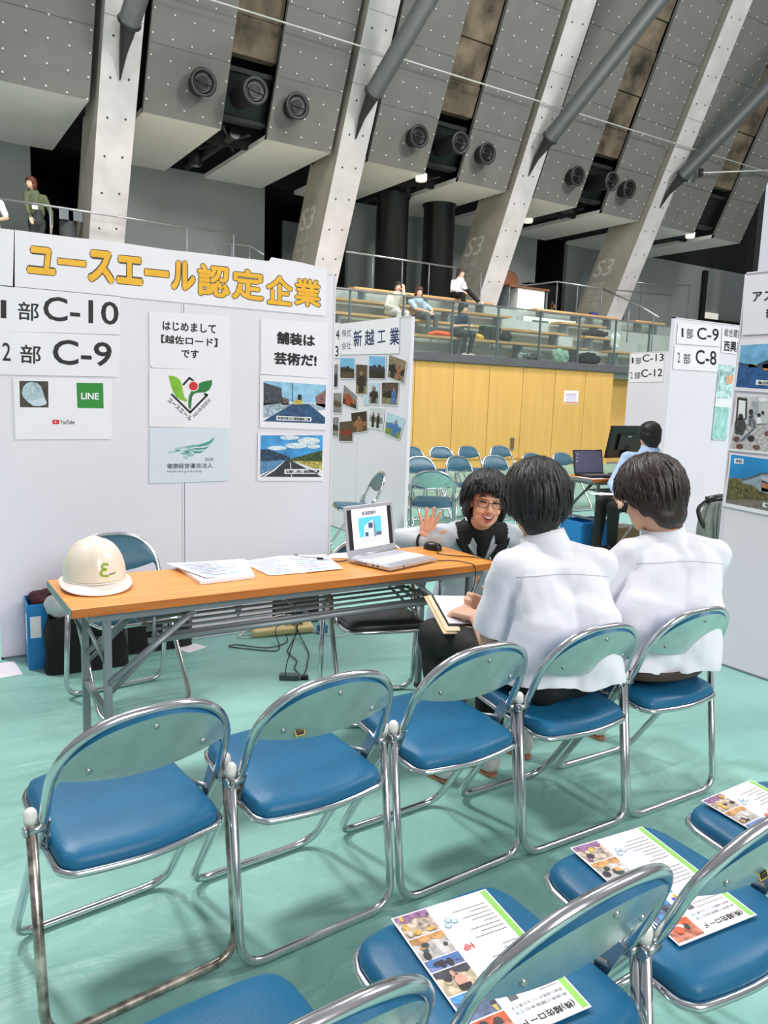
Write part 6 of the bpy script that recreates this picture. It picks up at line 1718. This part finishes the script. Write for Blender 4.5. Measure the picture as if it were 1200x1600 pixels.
# ------------------------------------------------------------------ figures farther away
def figure(label, base, J, mats_, voxel=.012, haz=180, hpitch=0, s=.95, hair=None, hairm=None, long_sleeve=True, shoes=True, fat=1.0, faces=True, hair_long=False, group=None):
    t = person('person', label, base, group=group)
    Mh = headM(J['head'], haz, hpitch, 0, s)
    g = lambda k: V(J[k])
    P = head_prims(Mh)
    P += [('c', g('neck'), Mh @ V((0, -.03, -.06)), .054, .05, 'skin'), ('c', g('neck')-V((0, 0, .05)), g('waist'), .115*fat, .115*fat, 'top'), ('c', g('shL'), g('shR'), .062*fat, .062*fat, 'top'),
          ('c', g('chest')+(g('shL')-g('shR'))*.18, g('waist')+(g('shL')-g('shR'))*.16, .10*fat, .10*fat, 'top'), ('c', g('chest')-(g('shL')-g('shR'))*.18, g('waist')-(g('shL')-g('shR'))*.16, .10*fat, .10*fat, 'top'),
          ('c', g('waist'), g('hip'), .125*fat, .13*fat, 'bottom')]
    for q in 'LR':
        e, w = g('el'+q), g('ha'+q); sh = g('sh'+q)
        P += [('c', sh, e if long_sleeve else sh.lerp(e, .75), .058, .048 if long_sleeve else .056, 'top'), ('c', e, w, .044 if long_sleeve else .038, .032 if long_sleeve else .026, 'top' if long_sleeve else 'skin')]
        if not long_sleeve: P.append(('c', sh.lerp(e, .7), e, .042, .038, 'skin'))
        d = (w-e).normalized(); P += hand_prims(w, d, J.get('th'+q, (0, 0, 1)), J.get('pa'+q, (0, 1, 0)), .95, .5, .4, 'skin')
        hp = g('hip') + (g('sh'+q)-(g('shL')+g('shR'))/2)*.45; kn = g('kn'+q); ft = g('ft'+q)
        P += [('c', hp, kn, .092, .066, 'bottom'), ('c', kn, ft+V((0, 0, .08)), .060, .046, 'bottom')]
        if shoes:
            fd = V(J.get('fd', (0, -1, 0))).normalized(); P += [('c', ft+V((0, 0, .045)), ft+fd*.14+V((0, 0, .035)), .042, .036, 'shoe')]
    part(t, 'body', blob(P, voxel, 2, mats_, 'body', nz=.004, fq=9))
    H_ = std_hair(Mh)
    if hair_long: H_ += [te(Mh, (.075, -.03, -.05), (.03, .05, .08), 'h'), te(Mh, (-.075, -.03, -.05), (.03, .05, .08), 'h'), te(Mh, (0, -.07, -.08), (.08, .04, .08), 'h')]
    Mi = Mh.inverted()
    part(t, 'hair', blob(H_, .012, 2, hairm or m_hair, 'hair', nz=.004, fq=30, clip=lambda c: (lambda q: q.y > .03 and abs(q.x) < .066 and q.z < .038)(Mi @ c)))
    if faces: face(t, Mh)
    return t
def M4(top, bottom, shoe_=None, skin=None): return {'skin': skin or m_skin, 'top': top, 'bottom': bottom, 'shoe': shoe_ or m_blackp}
m_pblue = mat('pale_blue_shirt', (178, 204, 236), .75, var=.02); m_cream = mat('cream_cardigan', (226, 218, 206), .8, var=.03); m_tee = mat('light_blue_tee', (190, 206, 224), .8, var=.02)
m_navy = mat('navy_tee', (38, 52, 70), .8, var=.05); m_moss = mat('moss_top', (98, 106, 78), .8, var=.06); m_greyt = mat('grey_trousers', (92, 96, 98), .8, var=.05); m_whitet = mat('white_trousers', (226, 220, 216), .8, var=.02)
m_denim = mat('dark_denim', (62, 68, 76), .8, var=.05)
# man at the far table
figure('man in a pale blue shirt seated at the far table, seen from behind', (5.97, 4.80, 0),
  dict(head=(5.98, 4.82, 1.135), neck=(5.97, 4.79, .99), chest=(5.96, 4.77, .85), waist=(5.95, 4.75, .62), hip=(5.94, 4.75, .52), shL=(5.80, 4.90, .92), shR=(6.12, 4.64, .92),
       elL=(5.66, 4.93, .68), haL=(5.58, 4.80, .60), elR=(6.07, 4.98, .68), haR=(5.90, 5.0, .68), knL=(5.52, 4.78, .50), knR=(5.62, 5.0, .50), ftL=(5.70, 4.92, .02), ftR=(5.60, 5.02, .0), fd=(-1, .2, 0), paL=(0, 0, -1), thL=(0, 1, 0)),
  M4(m_pblue, m_trou), .010, 20, 0, 1.0, faces=True)
chair('folding chair under the man in the pale blue shirt', 5.95, 4.76, R_(62), CS_far, None)
sheet_on('paper_sheet', 'white paper on the knee of the man in pale blue', [(5.34, 4.86), (5.60, 4.70), (5.68, 4.84), (5.42, 5.0)], .60, group=None)

def sit(label, px, py, Y, k, cols_, haz, head_px=None, fat=1.0, long_sleeve=True, arms='lap', hairm=None, hair_long=False, leg='down', shoe_=None, lean=0.0, dz=0.0, s=.95):
    """someone seated on gallery row k, hip over the picture column px"""
    z = 2.28+.385*k+.41; x = atY(px, py, Y).x; b = V((x, Y, 2.28+.385*k))
    hd = V((x+lean, Y-.08, z+.70+dz))
    if head_px: q = atY(head_px[0], head_px[1], Y-.10); hd = V((q.x, Y-.10, q.z))
    nk = V((hd.x, hd.y+.02, hd.z-.145)); ch = V(((hd.x+x)/2, Y-.02, nk.z-.16))
    J = dict(head=hd, neck=nk, chest=ch, waist=(x, Y+.01, z+.22), hip=(x, Y+.02, z+.11), shL=(nk.x+.165, Y-.02, nk.z-.075), shR=(nk.x-.165, Y-.02, nk.z-.075))
    J.update(elL=(x+.22, Y-.12, z+.22), elR=(x-.22, Y-.12, z+.22), haL=(x+.05, Y-.33, z+.16), haR=(x-.05, Y-.33, z+.16), paL=(0, 0, -1), paR=(0, 0, -1), thL=(-1, 0, 0), thR=(1, 0, 0))
    if arms == 'face': J.update(elL=(x+.17, Y-.20, z+.30), haL=(hd.x+.05, hd.y-.15, hd.z-.10), paL=(0, 1, 0), thL=(-1, 0, 0))
    if arms == 'write': J.update(haL=(x+.08, Y-.36, z+.24), haR=(x-.02, Y-.36, z+.24))
    J.update(knL=(x+.10, Y-.42, z+.07), knR=(x-.10, Y-.42, z+.07), ftL=(x+.10, Y-.44, z-.41), ftR=(x-.10, Y-.44, z-.41))
    if leg == 'cross': J.update(knL=(x+.06, Y-.42, z+.17), ftL=(x+.30, Y-.55, z-.16), ftR=(x-.05, Y-.46, z-.41))
    if leg == 'tuck': J.update(ftL=(x+.12, Y-.30, z-.41), ftR=(x-.04, Y-.28, z-.41))
    return figure(label, b, J, cols_, .012, haz, -4, s, long_sleeve=long_sleeve, hairm=hairm, hair_long=hair_long, fat=fat), J
m_hairr = mat('auburn_hair', (98, 44, 34), .5, var=.2); m_hairg = mat('greying_hair', (70, 62, 58), .6, var=.2)
sit('woman in a cream cardigan on the gallery bench, hand at her mouth', 612, 492, 14.4, 1, M4(m_cream, m_whitet), 200, (622, 448), arms='face', s=.92)
sit('woman in a light blue tee and grey trousers on the gallery bench', 657, 503, 14.4, 1, M4(m_tee, m_greyt), 195, (655, 456), long_sleeve=False, hairm=mat('brown_hair_far', (70, 46, 38), .5, var=.2), hair_long=True, s=.92)
sit('man in a white shirt on the top gallery bench with one leg crossed', 712, 467, 16.0, 3, M4(m_shirt, m_trou, m_shoe), 160, (720, 427), hairm=m_hairg, leg='cross', s=.98)
sit('man in a navy tee behind the gallery glass, writing on his lap', 714, 527, 13.6, 0, M4(m_navy, m_denim, m_shoe), 150, (724, 482), long_sleeve=False, arms='write', leg='tuck')
hx = atY(47, 287, 17.0)
figure('woman in a moss green top standing in the gallery', (hx.x, 17.0, 3.82),
  dict(head=(hx.x, 16.92, hx.z), neck=(hx.x+.05, 16.98, hx.z-.14), chest=(hx.x+.08, 17.0, hx.z-.30), waist=(hx.x+.10, 17.0, hx.z-.52), hip=(hx.x+.10, 17.0, hx.z-.68), shL=(hx.x+.25, 17.03, hx.z-.22), shR=(hx.x-.08, 16.93, hx.z-.22),
       elL=(hx.x+.36, 17.0, hx.z-.48), haL=(hx.x+.36, 16.95, hx.z-.72), elR=(hx.x-.10, 16.85, hx.z-.46), haR=(hx.x-.06, 16.72, hx.z-.66), knL=(hx.x+.16, 17.0, 4.25), knR=(hx.x+.02, 17.0, 4.25), ftL=(hx.x+.17, 17.0, 3.82), ftR=(hx.x+.02, 17.0, 3.82)),
  M4(m_moss, m_trou2), .012, 235, 0, .95, hairm=m_hairr, hair_long=True)
nb = thing('name_badge', 'white name badge on the woman in the moss green top', 'badge', (hx.x+.04, 16.80, hx.z-.46))
b = MB(); b.box((0, 0, 0), (.10, .006, .07), m_paper); b.build('card', nb)
b = MB(); b.tube([(-.03, 0, .035), (-.06, .06, .24)], .004, m_band, 6); b.tube([(.03, 0, .035), (.10, .05, .24)], .004, m_band, 6); b.build('strap', nb)
x0 = atY(-10, 350, 15.9).x
figure('person in a white shirt at the left edge of the gallery', (x0, 15.9, 3.435),
  dict(head=(x0-.12, 15.8, 4.82), neck=(x0-.10, 15.85, 4.66), chest=(x0-.08, 15.9, 4.50), waist=(x0-.05, 15.95, 4.15), hip=(x0-.05, 15.95, 3.96), shL=(x0+.12, 15.9, 4.56), shR=(x0-.28, 15.9, 4.56),
       elL=(x0+.20, 15.78, 4.30), haL=(x0+.05, 15.58, 4.22), elR=(x0-.34, 15.75, 4.30), haR=(x0-.15, 15.58, 4.22), knL=(x0+.10, 15.5, 3.92), knR=(x0-.15, 15.5, 3.92), ftL=(x0+.10, 15.5, 3.435), ftR=(x0-.15, 15.5, 3.435)),
  M4(m_shirt, m_trou), .012, 180, 0, .95, long_sleeve=False)
